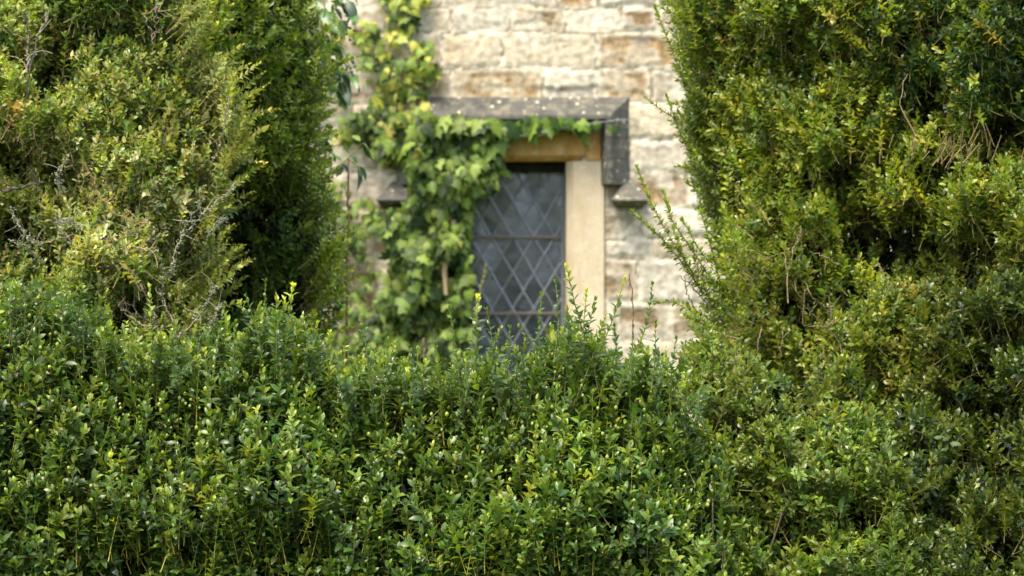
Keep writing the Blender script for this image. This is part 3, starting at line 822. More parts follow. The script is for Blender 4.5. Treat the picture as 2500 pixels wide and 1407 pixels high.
# ------------------------------------------------------------------ left: yellowing, lichen-crusted box shrub
def left_near():
    root = empty('box_shrub', tuple(at(250, 703, 6.2) * [1, 1, 0]))
    tag(root, 'yellowing box shrub with bare lichen-crusted twigs on the left, nearer than the dark green one', 'shrub', 'box shrubs framing the window')
    poly = [(-350, 1250), (-350, -220), (440, -220), (450, -60), (455, 30), (495, 100), (545, 170), (545, 240), (592, 330), (560, 410), (550, 500), (505, 560), (512, 640), (515, 700), (530, 780), (500, 900), (500, 1250)]
    f = Foliage(202); r = f.r
    def front(u, v): return 5.95 + .25 * np.clip((700 - v) / 800, -.5, 1.2) + .25 * np.clip((150 - u) / 300, -1, .6) * 0
    pal = [(.20, .26, .05), (.17, .23, .045), (.30, .33, .09), (.23, .25, .06), (.38, .39, .18), (.09, .15, .03), (.30, .23, .07)]
    wt = [4, 4, 3, 1.0, 2.2, 3, .25]
    tips = [(.22, .26, .04), (.30, .31, .05), (.32, .34, .14), (.30, .18, .05), (.12, .18, .03)]
    tw = [3, 2, 2, .3, 3]
    def patch(P, u, v, tone, tip, r):
        g = np.clip((v - 200) / 350, 0, 1) * np.clip((u - 60) / 160, 0, 1) * (v < 640)      # grey-green lichen heart
        k = (r.random(len(P)) < .45 * g)[:, None]
        tone = np.where(k, np.array([.40, .40, .22]) * r.uniform(.75, 1.2, (len(P), 1)), tone)
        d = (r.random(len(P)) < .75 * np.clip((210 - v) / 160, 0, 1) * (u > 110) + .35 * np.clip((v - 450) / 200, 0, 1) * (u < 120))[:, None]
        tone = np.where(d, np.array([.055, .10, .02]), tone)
        o = (r.random(len(P)) < .15 * np.exp(-((u - 10) ** 2 + (v - 260) ** 2) / 130 ** 2))[:, None]
        tone = np.where(o, np.array([.30, .21, .06]), tone)
        return tone, tip
    holes = [(150, 420, 60, .25), (30, 400, 60, .2), (600, 380, 60, .2), (320, 740, 50, .1), (120, 620, 50, .15), (130, 180, 60, .2), (270, 800, 50, .12), (440, 620, 60, .15), (420, 760, 50, .12), (40, 560, 70, .2)]
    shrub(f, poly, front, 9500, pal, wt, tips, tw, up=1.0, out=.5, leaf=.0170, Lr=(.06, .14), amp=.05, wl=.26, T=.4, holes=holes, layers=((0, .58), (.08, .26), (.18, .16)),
          inner_n=18000, inner_c=(.04, .05, .012), stem=(.22, .18, .08), seed=4, patch=patch, edge=70, side=.12, drop=.16, gap=.0082, jit=.22)
    sprigs(f, [(440, -100), (460, 0), (500, 100), (530, 170), (560, 260), (585, 330), (560, 420), (520, 560), (520, 760)], 6.15, 130, 1, pal=pal[:4], tips=tips[:2], leaf=.017)
    link('foliage', f.leaf_me('foliage'), M_leaf_dry, root)
    link('inner_foliage', f.inner_me('inner_foliage'), M_inner, root)
    c = at(280, 1500, 6.6)
    for i in range(22):       # limbs fanning out of the base
        u, v = r.uniform(-100, 520), r.uniform(150, 760)
        f.tube(branch_pts([c[0] + r.normal(0, .08), 6.6, .1], at(u, v, 6.4 + r.uniform(0, .3)), r, .12), .009, .002, (.14, .11, .07), 6)
    link('branches', f.stem_me('branches'), M_bark, root)
    # the bare twigs one can see, each its own: polyline in photograph pixels, thickness, lichen
    tw_ = [([(210, 395), (232, 460), (270, 520), (330, 543), (365, 544)], .0028, (.38, .24, .10), 0), ([(0, 470), (60, 455), (110, 445)], .006, (.13, .10, .08), 0),
           ([(400, 800), (330, 770), (200, 700), (60, 655)], .004, (.26, .20, .13), 1), ([(380, 790), (350, 700), (300, 640), (290, 600)], .0038, (.20, .15, .09), 1), ([(385, 615), (345, 610), (300, 585), (170, 570), (85, 600)], .003, (.44, .33, .17), 1),
           ([(360, 800), (300, 760), (285, 735)], .003, (.3, .22, .13), 0), ([(430, 830), (480, 780), (520, 720), (528, 700)], .0028, (.3, .27, .18), 2), ([(460, 560), (500, 520), (545, 480), (580, 445)], .0026, (.34, .32, .2), 2),
           ([(510, 570), (535, 545), (550, 535)], .002, (.34, .32, .2), 2), ([(500, 820), (530, 760), (536, 745)], .0024, (.34, .3, .2), 2), ([(380, 0), (378, 60), (372, 130)], .0026, (.33, .24, .15), 0), ([(352, 45), (368, 75), (378, 88), (398, 64)], .0018, (.33, .26, .17), 0),
           ([(65, 180), (72, 100), (60, 30)], .0045, (.26, .22, .16), 1), ([(58, 300), (68, 200), (90, 90), (120, 30)], .004, (.26, .22, .16), 1), ([(150, 470), (138, 430), (165, 380)], .002, (.3, .27, .18), 2), ([(300, 590), (320, 560), (330, 575), (360, 590)], .003, (.4, .36, .24), 2),
           ([(250, 640), (240, 560), (225, 520)], .002, (.4, .38, .25), 2), ([(420, 660), (430, 600), (450, 560), (490, 490)], .0026, (.36, .32, .2), 2), ([(180, 680), (250, 650), (320, 645), (370, 620)], .0034, (.24, .18, .12), 1), ([(0, 670), (30, 690), (90, 720)], .003, (.3, .2, .12), 0),
           ([(130, 520), (145, 560), (200, 620), (280, 660)], .0025, (.3, .27, .17), 2), ([(20, 510), (60, 570), (100, 600)], .002, (.28, .26, .17), 2), ([(340, 850), (300, 830), (250, 850)], .004, (.2, .15, .09), 0), ([(350, 880), (300, 860), (255, 895)], .004, (.22, .17, .1), 0),
           ([(425, 790), (400, 740), (395, 690), (400, 650)], .0026, (.24, .19, .12), 1), ([(200, 560), (170, 545), (140, 540)], .0025, (.4, .38, .26), 2), ([(560, 240), (545, 330), (520, 400)], .0025, (.27, .2, .12), 1), ([(100, 640), (60, 600), (30, 590)], .0022, (.3, .28, .18), 2)]
    iv = np.array([(0, 0, 1), (.9, 0, .2), (-.3, .8, .1), (-.5, -.7, .3), (0, 0, -.6)], float); tf = np.array([[0, 1, 2], [0, 2, 3], [0, 3, 1], [4, 2, 1], [4, 3, 2], [4, 1, 3]])
    for i, (pl, rad, colr, lich) in enumerate(tw_):
        Y = 5.97 + r.uniform(-.03, .1); g = Foliage(300 + i)
        q = np.array([at(x, y, Y + .02 * math.sin(j * 2.1 + i)) for j, (x, y) in enumerate(pl)])
        s = np.linspace(0, len(q) - 1, 20); qq = np.stack([np.interp(s, np.arange(len(q)), q[:, k]) for k in range(3)], -1)
        for _ in range(4): qq[1:-1] = (qq[:-2] + 2 * qq[1:-1] + qq[2:]) / 4
        qq += r.normal(0, .0025, qq.shape)
        g.tube(qq, rad * .75, rad * .4, np.array(colr) * .75, 5)
        for _ in range(int(len(pl) * 1.5)):       # spurs
            b = qq[r.integers(2, 19)]; e_ = b + norm(r.normal(size=3) + [0, -.4, .5]) * r.uniform(.02, .06); g.tube(branch_pts(b, e_, r, .1, 5), rad * .4, rad * .25, colr, 4)
        t = link('twig', g.stem_me('twig'), M_bark, root)
        if lich:
            n = 45 * lich; b = qq[r.integers(0, 20, n)] + r.normal(0, .0045 if lich == 2 else .003, (n, 3)); sz = r.uniform(.0015, .0045, (n, 1, 1))
            V = (b[:, None] + iv[None] * sz * r.uniform(.6, 1.3, (n, 5, 1))).reshape(-1, 3); F = (np.arange(n)[:, None, None] * 5 + tf[None]).reshape(-1, 3)
            li_ = link('lichen', mesh_np('lichen', V, [F], np.tile([.27, .28, .17], (n * 5, 1)) * np.repeat(r.uniform(.6, 1.2, (n, 1)), 5, 0), smooth=False), M_bark, t)
            li_['kind'] = 'stuff'
            t['label'] = 'twig crusted with pale lichen'
left_near()

# ------------------------------------------------------------------ left: dark green box shrub behind, next to the wall
def left_far():
    root = empty('box_shrub', tuple(at(600, 703, 7.6) * [1, 1, 0]))
    tag(root, 'tall dark green box shrub between the yellowing shrub and the ivy-covered wall', 'shrub', 'box shrubs framing the window')
    poly = [(-50, 1300), (-50, -250), (730, -250), (765, -60), (765, 20), (785, 90), (808, 150), (790, 250), (770, 300), (785, 380), (790, 440), (812, 520), (835, 600), (845, 680), (835, 760), (800, 820), (790, 900), (790, 1300)]
    f = Foliage(203); r = f.r
    def front(u, v): return 6.6 + .35 * np.clip((u - 450) / 350, 0, 1) + .25 * np.clip((v - 350) / 300, 0, 1)
    pal = [(.09, .155, .016), (.13, .20, .018), (.19, .26, .022), (.06, .11, .018), (.24, .29, .03)]
    def patch(P, u, v, tone, tip, r):
        k = (r.random(len(P)) < .5 * np.clip((320 - v) / 250, 0, 1) * np.clip((u - 430) / 150, 0, 1))[:, None]
        tone = np.where(k, np.array([.14, .20, .03]), tone)
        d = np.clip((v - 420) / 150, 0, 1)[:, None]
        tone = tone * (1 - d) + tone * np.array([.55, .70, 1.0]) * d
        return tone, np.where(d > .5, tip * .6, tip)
    holes = [(560, 560, 60, .32), (560, 680, 60, .32), (230, 170, 70, .3), (550, 420, 50, .35), (640, 500, 50, .2), (610, 220, 40, .2), (430, 40, 60, .2), (700, 750, 60, .2), (180, 60, 60, .25)]
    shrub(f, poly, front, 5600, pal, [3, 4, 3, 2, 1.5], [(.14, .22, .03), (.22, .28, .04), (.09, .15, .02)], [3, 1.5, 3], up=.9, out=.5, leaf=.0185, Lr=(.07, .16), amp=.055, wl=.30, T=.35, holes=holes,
          layers=((0, .58), (.08, .26), (.18, .16)), inner_n=34000, stem=(.18, .16, .06), seed=5, patch=patch, edge=70, side=.1)
    sprigs(f, [(735, -60), (740, 20), (770, 90), (800, 150), (785, 300), (790, 440), (830, 600), (840, 700), (800, 820)], 7.1, 170, 1, inset=(28, 62), pal=pal[1:3], tips=[(.2, .26, .04)])
    link('foliage', f.leaf_me('foliage'), M_leaf, root)
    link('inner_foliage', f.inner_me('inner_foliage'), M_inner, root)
    for i in range(20):
        u, v = r.uniform(50, 740), r.uniform(-100, 760)
        f.tube(branch_pts([at(550, 700, 7.8)[0] + r.normal(0, .15), 7.8, .05], at(u, v, 7.5 + r.uniform(0, .3)), r, .08), .012, .002, (.12, .10, .07), 6)
    link('branches', f.stem_me('branches'), M_bark, root)
left_far()

# ------------------------------------------------------------------ right: tall olive box shrub
def right_tall():
    root = empty('box_shrub', tuple(at(2050, 703, 7.0) * [1, 1, 0]))
    tag(root, 'tall olive-green box shrub right of the window, long sprigs reaching out over the wall', 'shrub', 'box shrubs framing the window')
    poly = [(2850, 1100), (2850, -250), (1640, -250), (1655, -60), (1650, 40), (1665, 130), (1680, 250), (1672, 340), (1700, 440), (1735, 540), (1765, 600), (1785, 700), (1765, 800), (1750, 900), (1800, 1100)]
    f = Foliage(204); r = f.r
    def front(u, v): return 6.72 - .50 * np.clip((u - 1650) / 700, 0, 1) - .22 * np.clip((v - 350) / 450, 0, 1)
    pal = [(.095, .155, .018), (.15, .21, .022), (.21, .25, .028), (.065, .11, .018), (.27, .28, .035), (.27, .21, .035)]
    def patch(P, u, v, tone, tip, r):
        e = np.exp(-((u - 1850) ** 2 + (v - 420) ** 2) / 260 ** 2)
        k = (r.random(len(P)) < .35 * e)[:, None]
        tone = np.where(k, np.array([.20, .225, .035]) * r.uniform(.8, 1.2, (len(P), 1)), tone)
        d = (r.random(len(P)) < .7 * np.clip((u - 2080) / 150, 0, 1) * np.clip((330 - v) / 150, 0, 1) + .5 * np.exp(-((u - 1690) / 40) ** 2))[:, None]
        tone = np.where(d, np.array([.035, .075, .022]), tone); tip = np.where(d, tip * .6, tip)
        dk_ = (np.clip((u - 2100) / 200, 0, 1) * np.clip((v - 450) / 150, 0, 1) * .45)[:, None]; tone = tone * (1 - dk_); tip = tip * (1 - dk_)  # leaves darkened towards the lower right: shade painted into the tone
        return tone, tip
    holes = [(2200, 600, 100, .5), (2100, 560, 60, .35), (2260, 240, 60, .25), (2450, 330, 60, .3), (2000, 600, 50, .25), (1800, 300, 30, .15), (2040, 430, 45, .25), (1960, 740, 60, .4), (2060, 700, 50, .35), (2290, 420, 40, .2), (2380, 620, 50, .25), (1900, 560, 40, .2), (2250, 60, 60, .2)]
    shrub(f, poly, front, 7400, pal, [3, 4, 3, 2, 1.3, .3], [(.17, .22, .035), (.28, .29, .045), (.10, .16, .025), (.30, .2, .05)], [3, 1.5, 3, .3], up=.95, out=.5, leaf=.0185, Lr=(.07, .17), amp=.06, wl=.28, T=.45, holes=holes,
          layers=((0, .60), (.08, .25), (.18, .15)), inner_n=26000, stem=(.14, .12, .04), seed=6, patch=patch, edge=60, side=-.15)
    sprigs(f, [(1650, -60), (1655, 40), (1670, 130), (1685, 250), (1680, 340), (1705, 440), (1745, 560), (1780, 700), (1760, 860)], 6.85, 210, -1, L=(.08, .19), inset=(10, 50), pal=pal[:3], tips=[(.2, .26, .04), (.12, .18, .03)])
    sprigs(f, [(1760, 560), (1750, 700), (1700, 800), (1680, 880)], 6.2, 55, -1, L=(.08, .18), pal=pal[:3], tips=[(.24, .3, .05), (.16, .22, .04)], inset=(20, 90))
    link('foliage', f.leaf_me('foliage'), M_leaf, root)
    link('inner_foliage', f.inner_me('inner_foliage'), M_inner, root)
    for i in range(26):
        u, v = r.uniform(1800, 2700), r.uniform(-100, 800)
        f.tube(branch_pts([at(2150, 700, 7.0)[0] + r.normal(0, .2), 6.9, .05], at(u, v, 6.7 + r.uniform(0, .3)), r, .08), .010, .002, (.16, .13, .08), 6)
    # burst of cut bare stubs in the upper right
    for i in range(44):
        u, v = r.normal(2320, 75), r.normal(355, 26); a = at(u, v + 25, 6.0 + r.uniform(-.02, .1)); b = a + norm(np.array([r.normal(.15, .35), -.4, 1])) * r.uniform(.03, .07)
        f.tube([a, (a + b) / 2, b], .0018, .0011, (.24, .17, .07), 4)
    link('branches', f.stem_me('branches'), M_bark, root)
    arcs = [([(1745, 740), (1700, 680), (1640, 590), (1585, 490), (1556, 412)], .017), ([(1720, 720), (1665, 640), (1610, 575), (1575, 545), (1546, 518)], .017), ([(1670, 300), (1640, 285), (1605, 262), (1578, 240)], .014),
            ([(1670, 200), (1640, 120), (1615, 60), (1600, 20)], .017), ([(1700, 400), (1670, 350), (1648, 290), (1628, 236)], .015), ([(1680, 150), (1660, 80), (1648, 20), (1640, -40)], .017), ([(1700, 120), (1690, 50), (1672, 0)], .016),
            ([(1740, 800), (1690, 760), (1640, 735), (1605, 738)], .017), ([(1730, 640), (1700, 600), (1680, 560), (1668, 540)], .016), ([(1790, 420), (1775, 370), (1772, 325)], .017), ([(1760, 260), (1700, 220), (1672, 160)], .016),
            ([(1760, 700), (1735, 600), (1712, 520), (1706, 470)], .016), ([(1760, 770), (1715, 700), (1668, 630), (1645, 560)], .017), ([(1740, 690), (1690, 610), (1640, 540), (1620, 470)], .016), ([(1770, 800), (1730, 720), (1700, 650), (1690, 600)], .018)]
    for i, (pl, lf) in enumerate(arcs):
        Y = 6.3 + .04 * (i % 3) if i in (0, 1, 7, 8, 11, 12, 13, 14) else 6.8
        s = path_shoot(root, [at(x, y, Y) for x, y in pl], leaf=lf * 1.45, wid=1.15, gap=.0062, tone=(.17, .23, .035), tip=(.17, .24, .035) if i != 9 else (.45, .38, .06), stem=(.26, .20, .08), rad=.0022, seed=50 + i, open_=68, tipw=.3)
        if i in (0, 1): s['label'] = 'long shoot arching out in front of the wall'
    # bare forked twigs in front of the dark hollows
    fk = [[(2075, 925), (2062, 870), (2030, 810), (1985, 770), (1950, 720), (1930, 690)], [(2030, 800), (2024, 720), (2026, 700)], [(2024, 765), (2002, 740)], [(1962, 790), (1965, 700), (1990, 735)], [(1990, 735), (1978, 770)],
          [(1925, 740), (1922, 640), (1917, 615)], [(1880, 550), (1855, 515), (1830, 500)], [(2078, 920), (2080, 860)], [(1915, 800), (1905, 860)], [(2140, 640), (2180, 705)], [(2050, 650), (2020, 630), (1990, 620)], [(2235, 340), (2195, 250), (2215, 180)],
          [(1740, 760), (1690, 700), (1658, 672)], [(1700, 760), (1680, 720), (1668, 675)], [(1958, 560), (1940, 600), (1930, 650), (1945, 570)], [(2050, 780), (2010, 800), (1960, 795)], [(1860, 800), (1850, 850), (1845, 900)], [(1722, 690), (1700, 660), (1698, 640)]]
    for i, pl in enumerate(fk):
        g = Foliage(500 + i); Y = 6.0 if i < 12 or i > 13 else 6.35
        q = np.array([at(x, y, Y + .03 * math.sin(j + i)) for j, (x, y) in enumerate(pl)])
        s = np.linspace(0, len(q) - 1, 14); qq = np.stack([np.interp(s, np.arange(len(q)), q[:, k]) for k in range(3)], -1) + r.normal(0, .002, (14, 3))
        g.tube(qq, .0022, .0011, (.17, .13, .065) if i not in (12, 13) else (.18, .13, .08), 5)
        for _ in range(1):
            b = qq[r.integers(3, 13)]; g.tube(branch_pts(b, b + norm(r.normal(size=3) + [0, -.3, .6]) * r.uniform(.02, .07), r, .1, 5), .0012, .0008, (.18, .14, .07), 4)
        link('twig', g.stem_me('twig'), M_bark, root)
right_tall()

# ------------------------------------------------------------------ right: darker box shrub at the lower right, nearer
def right_near():
    root = empty('box_shrub', tuple(at(2200, 703, 5.9) * [1, 1, 0]))
    tag(root, 'darker box shrub with black hollows at the lower right, beside the end of the hedge', 'shrub', 'box shrubs framing the window')
    poly = [(2950, 1900), (2950, 640), (2480, 660), (2380, 720), (2260, 760), (2150, 830), (2050, 880), (1960, 910), (1880, 900), (1830, 850), (1780, 880), (1725, 790), (1670, 860), (1650, 940), (1690, 1020), (1720, 1200), (1760, 1900)]
    f = Foliage(205); r = f.r
    def front(u, v): return 6.0 - .55 * np.clip((v - 600) / 750, 0, 1) - .12 * np.clip((u - 1800) / 600, 0, 1)
    pal = [(.052, .100, .014), (.082, .138, .016), (.125, .18, .02), (.036, .072, .015), (.18, .23, .022)]
    def patch(P, u, v, tone, tip, r):
        d = np.clip((u - 2080) / 200, 0, 1)[:, None] * .5; tone = tone * (1 - d); tip = tip * (1 - d)  # far side toned down, its shade put into the leaf colour
        e = np.exp(-((u - 1990) ** 2 + (v - 890) ** 2) / 45 ** 2) + .5 * np.exp(-((u - 2010) ** 2 + (v - 1000) ** 2) / 60 ** 2)
        k = (r.random(len(P)) < .45 * e)[:, None]; tone = np.where(k, np.array([.24, .26, .035]), tone); tip = np.where(k, np.array([.36, .36, .04]), tip)
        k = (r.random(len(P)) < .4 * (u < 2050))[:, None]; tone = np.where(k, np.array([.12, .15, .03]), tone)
        return tone, tip
    holes = [(2220, 780, 80, .45), (2200, 900, 100, .5), (2120, 850, 50, .3), (2150, 980, 50, .3), (2380, 900, 50, .3), (2470, 820, 50, .3), (2350, 1130, 50, .25), (2420, 1000, 70, .4), (2320, 990, 50, .35), (2060, 960, 40, .3), (2400, 800, 50, .25), (2230, 1080, 50, .3), (2460, 560, 50, .25), (2300, 1230, 60, .25), (2100, 1270, 50, .2), (2450, 1320, 60, .3), (1900, 1300, 40, .15), (2330, 700, 35, .2), (2440, 1150, 60, .3), (1900, 950, 40, .15)]
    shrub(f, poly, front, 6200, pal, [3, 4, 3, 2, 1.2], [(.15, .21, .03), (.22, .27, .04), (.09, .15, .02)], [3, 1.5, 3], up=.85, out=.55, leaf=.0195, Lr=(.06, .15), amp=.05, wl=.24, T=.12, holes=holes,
          layers=((0, .56), (.07, .26), (.16, .18)), inner_n=26000, stem=(.14, .12, .04), seed=8, patch=patch, edge=60, side=-.1)
    link('foliage', f.leaf_me('foliage'), M_leaf, root)
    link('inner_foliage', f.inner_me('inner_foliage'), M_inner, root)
    for i in range(26):
        u, v = r.uniform(1850, 2700), r.uniform(700, 1300)
        f.tube(branch_pts([at(2250, 700, 6.2)[0] + r.normal(0, .2), 6.6, .05], at(u, v, 6.35 + r.uniform(0, .25)), r, .1), .007, .002, (.14, .12, .07), 6)
    link('branches', f.stem_me('branches'), M_bark, root)
right_near()

# ------------------------------------------------------------------ ivy on the wall
def ivy_leaf_arrays(P, D, N, L, C, r):
    """five-lobed leaves: 13 rim points round a raised centre"""
    rim = np.array([(0, -.02), (.16, -.16), (.36, -.10), (.52, .10), (.36, .24), (.47, .52), (.24, .55), (0, 1.0), (-.24, .55), (-.47, .52), (-.36, .24), (-.52, .10), (-.36, -.10), (-.16, -.16)])
    z = np.array([.02, -.03, -.05, -.12, -.01, -.13, -.02, -.14, -.02, -.13, -.01, -.12, -.05, -.03])
    ctr = np.array([(0, .02), (0, .42)])
    T = np.concatenate([rim, ctr]); Z = np.concatenate([z, [.03, .05]])
    n = len(P); X = np.cross(D, N)
    jit = r.normal(0, .025, (n, len(T), 2)); TT = T[None] + jit; ZZ = Z[None] * r.uniform(.4, 1.7, (n, 1)) + r.normal(0, .015, (n, len(T)))
    wd = r.uniform(.85, 1.1, (n, 1))
    V = P[:, None] + (X[:, None] * (TT[..., 0] * wd)[..., None] + D[:, None] * TT[..., 1:2] + N[:, None] * ZZ[..., None]) * L[:, None, None]
    m = len(rim); a, b = m, m + 1
    tris = [(a, 0, 1), (a, 1, 2), (a, 2, 3), (a, 3, 4), (a, 4, b), (b, 4, 5), (b, 5, 6), (b, 6, 7), (b, 7, 8), (b, 8, 9), (b, 9, 10), (a, b, 10), (a, 10, 11), (a, 11, 12), (a, 12, 13), (a, 13, 0)]
    F = (np.arange(n)[:, None, None] * (m + 2) + np.array(tris)[None]).reshape(-1, 3)
    CC = np.repeat(C[:, None], m + 2, 1).copy(); CC[:, a:] *= [1.25, 1.2, 1.3]
    return V.reshape(-1, 3), F, CC.reshape(-1, 3)

def ivy():
    root = empty('ivy', (wx(1020), WY - .06, 0))
    tag(root, 'yellow-green ivy climbing the wall and trailing across the head of the window', 'ivy')
    r = np.random.default_rng(66)
    regs = [  # polygon in photograph pixels, how many leaves, thickness off the wall, leaf size, yellowness
        ([(925, -60), (1055, -60), (1050, 15), (1010, 30), (1020, 80), (960, 90), (945, 20)], 75, .05, .055, .7),
        ([(865, 40), (905, 60), (1000, 90), (1060, 110), (1090, 180), (1075, 210), (1030, 200), (1050, 260), (920, 270), (900, 200), (880, 150), (860, 90)], 170, .08, .052, .55),
        ([(830, 290), (920, 260), (1050, 275), (1070, 330), (1010, 390), (950, 400), (900, 350), (830, 350)], 210, .10, .055, .25),
        ([(1010, 290), (1110, 285), (1180, 300), (1250, 330), (1230, 370), (1150, 385), (1060, 380), (1010, 350)], 190, .15, .070, .0),
        ([(950, 350), (1140, 370), (1230, 400), (1225, 450), (1150, 480), (1140, 560), (1150, 650), (1150, 900), (910, 900), (890, 800), (940, 700), (960, 600), (905, 545), (920, 512), (1005, 505), (1010, 440)], 1400, .19, .056, .02),
        ([(800, 440), (870, 440), (920, 500), (890, 560), (930, 650), (900, 900), (790, 960), (800, 700), (840, 560)], 150, .06, .050, .05),
        ([(560, -50), (700, -50), (640, 900), (500, 900)], 120, .06, .060, .2), ([(700, 0), (860, 60), (840, 250), (720, 300)], 40, .05, .058, .4),
        ([(780, 880), (1200, 880), (1180, 1150), (800, 1150)], 400, .15, .060, .05)]
    Ps, Ls, Cs = [], [], []
    base = np.array([[.085, .145, .018], [.12, .185, .024], [.055, .10, .014], [.17, .235, .04], [.025, .05, .010]]); yel = np.array([[.32, .36, .05], [.27, .33, .05], [.38, .37, .07]])
    w = Waves(.16, 90)
    for poly, n, th, sz, yw in regs:
        u, v = sample_poly(poly, n, r)
        P = np.stack([wx(u), np.full(n, 0.), wz(v)], -1)
        dp = r.beta(2, 1.2, n) * th * (1 + .35 * w(P)); P[:, 1] = WY - .02 - np.clip(dp, 0, .3)
        Ps.append(P); Ls.append(sz * r.uniform(.5, 1.25, n))
        c = base[r.integers(0, 5, n)] * r.uniform(.6, 1.2, (n, 1)); k = r.random(n) < yw * .8; c[k] = yel[r.integers(0, 3, k.sum())] * r.uniform(.8, 1.1, (k.sum(), 1)) * (1 if yw > .3 else .72); Cs.append(c)
    # single trailing leaves across the hood mould
    sl = [(1215, 300, .085), (1235, 325, .08), (1258, 318, .09), (1195, 330, .085), (1300, 308, .062), (1292, 300, .05), (1342, 318, .072), (1325, 318, .06), (1395, 300, .09), (1378, 305, .075), (1420, 325, .105), (1408, 312, .08), (1428, 308, .06), (1456, 308, .05),
          (1492, 316, .05), (1502, 318, .035), (1225, 350, .08), (1180, 315, .09), (1150, 300, .09), (1165, 345, .09), (1200, 295, .085)]
    for a_ in range(26): sl.append((1170 + 9.5 * a_ + random.uniform(-8, 8) if a_ < 15 else random.uniform(1290, 1445), 300 + random.uniform(-6, 34) * (1 if a_ < 15 else .5), random.uniform(.05, .085)))
    P = np.array([[wx(a), WY - .085 - .03 * random.random(), wz(b - 6)] for a, b, _ in sl]); Ps.append(P); Ls.append(np.array([s for _, _, s in sl]))
    Cs.append(base[r.integers(0, 5, len(sl))] * r.uniform(.95, 1.2, (len(sl), 1)) * [.95, 1, 1])
    P = np.concatenate(Ps); L = np.concatenate(Ls); C = np.concatenate(Cs); n = len(P)
    a = r.normal(0, .55, n); D = norm(np.stack([np.sin(a), -.35 + r.normal(0, .18, n), -np.cos(a)], -1))      # tips hang down
    N = np.array([0, -1.0, .6]) + r.normal(0, .48, (n, 3)); N = norm(N - (N * D).sum(-1, keepdims=True) * D)
    V, F, CC = ivy_leaf_arrays(P, D, N, L, C, r)
    link('foliage', mesh_np('foliage', V, [F], np.clip(CC, 0, .8)), M_ivy, root)
    g = Foliage(7)
    runs = [[(1005, 1300), (1000, 900), (1010, 600), (1015, 400), (985, 250), (970, 100), (960, -80)], [(1060, 1300), (1085, 800), (1098, 640), (1112, 560), (1060, 420)], [(985, 640), (930, 540), (900, 480)], [(1000, 400), (900, 330), (830, 320)], [(960, 200), (1040, 160), (1085, 170)],
            [(960, 110), (900, 90), (870, 70)], [(1015, 420), (1120, 380), (1215, 420)], [(1010, 350), (1130, 318), (1260, 318), (1400, 308)], [(900, 1300), (870, 850), (850, 600)], [(1000, 800), (900, 720), (860, 640)], [(620, 1300), (600, 500), (640, -50)]]
    for i, pl in enumerate(runs):
        q = np.array([[wx(x), WY - .03 - (.05 if i == 7 else 0), wz(y)] for x, y in pl]); s = np.linspace(0, len(q) - 1, 30); qq = np.stack([np.interp(s, np.arange(len(q)), q[:, k]) for k in range(3)], -1)
        for _ in range(5): qq[1:-1] = (qq[:-2] + 2 * qq[1:-1] + qq[2:]) / 4
        qq[:, [0, 2]] += r.normal(0, .006, (30, 2)); g.tube(qq, .014 if i < 2 else .006, .004, (.30, .22, .13), 6)
    q = np.array([[wx(x), WY - .19, wz(y)] for x, y in [(1092, 720), (1088, 660), (1100, 610), (1112, 570), (1108, 540)]]); g.tube(q, .011, .011, (.42, .30, .17), 6)
    # a leaf stalk for every leaf
    for i in range(0, n, 2):
        p = P[i]; b = p + [r.normal(0, .01), .03, .025]; g.tube([b, (p + b) / 2 + [0, -.004, .006], p], .0013, .001, (.24, .26, .08), 3)
    link('stems', g.stem_me('stems'), M_bark, root)
ivy()

# ------------------------------------------------------------------ dark long-leaved sprays that hang at the edge of the left shrub
def long_leaf_spray(name, label, Y, stems, leaves, berries=()):
    root = empty(name, tuple(at(*stems[0][0], Y)))
    tag(root, label, 'branch')
    r = np.random.default_rng(len(leaves) * 13)
    g = Foliage(17)
    for pl in stems:
        q = np.array([at(x, y, Y) for x, y in pl]); s = np.linspace(0, len(q) - 1, 14); qq = np.stack([np.interp(s, np.arange(len(q)), q[:, k]) for k in range(3)], -1)
        for _ in range(3): qq[1:-1] = (qq[:-2] + 2 * qq[1:-1] + qq[2:]) / 4
        g.tube(qq, .0035, .0018, (.24, .28, .06), 5)
    link('stem', g.stem_me('stem'), M_bark, root)
    P = np.array([at(x0, y0, Y + r.normal(0, .03)) for x0, y0, x1, y1, w_, c in leaves]); Q = np.array([at(x1, y1, Y + r.normal(-.01, .03)) for x0, y0, x1, y1, w_, c in leaves])
    D = Q - P; L = np.linalg.norm(D, axis=1); D = norm(D); N = np.array([0.1, -.8, .6]) + r.normal(0, .35, (len(P), 3)); N = norm(N - (N * D).sum(-1, keepdims=True) * D)
    C = np.array([c for *_, c in leaves]) * r.uniform(.8, 1.2, (len(P), 1)); W_ = np.array([w_ for *_, w_, c in leaves])
    V, F4, F3, CC = leaves_mesh(P, D, N, L, C, W_, r.normal(.1, .08, len(P)))
    link('foliage', mesh_np('foliage', V, [F4, F3], CC), M_leaf, root)
    if len(berries):
        b = bmesh.new()
        for x, y in berries:
            t = bmesh.new(); bmesh.ops.create_icosphere(t, subdivisions=2, radius=.0045); 
            p = at(x, y, Y + r.normal(0, .015))
            for v in t.verts: v.co += Vector(p)
            me = bpy.data.meshes.new('t'); t.to_mesh(me); t.free(); b.from_mesh(me); bpy.data.meshes.remove(me)
        bm_obj('berries', b, plain('berry', (.035, .03, .045), .4), root, True)
dk, mg, yg = (.03, .07, .028), (.06, .13, .03), (.17, .25, .05)
rr_ = random.Random(4)
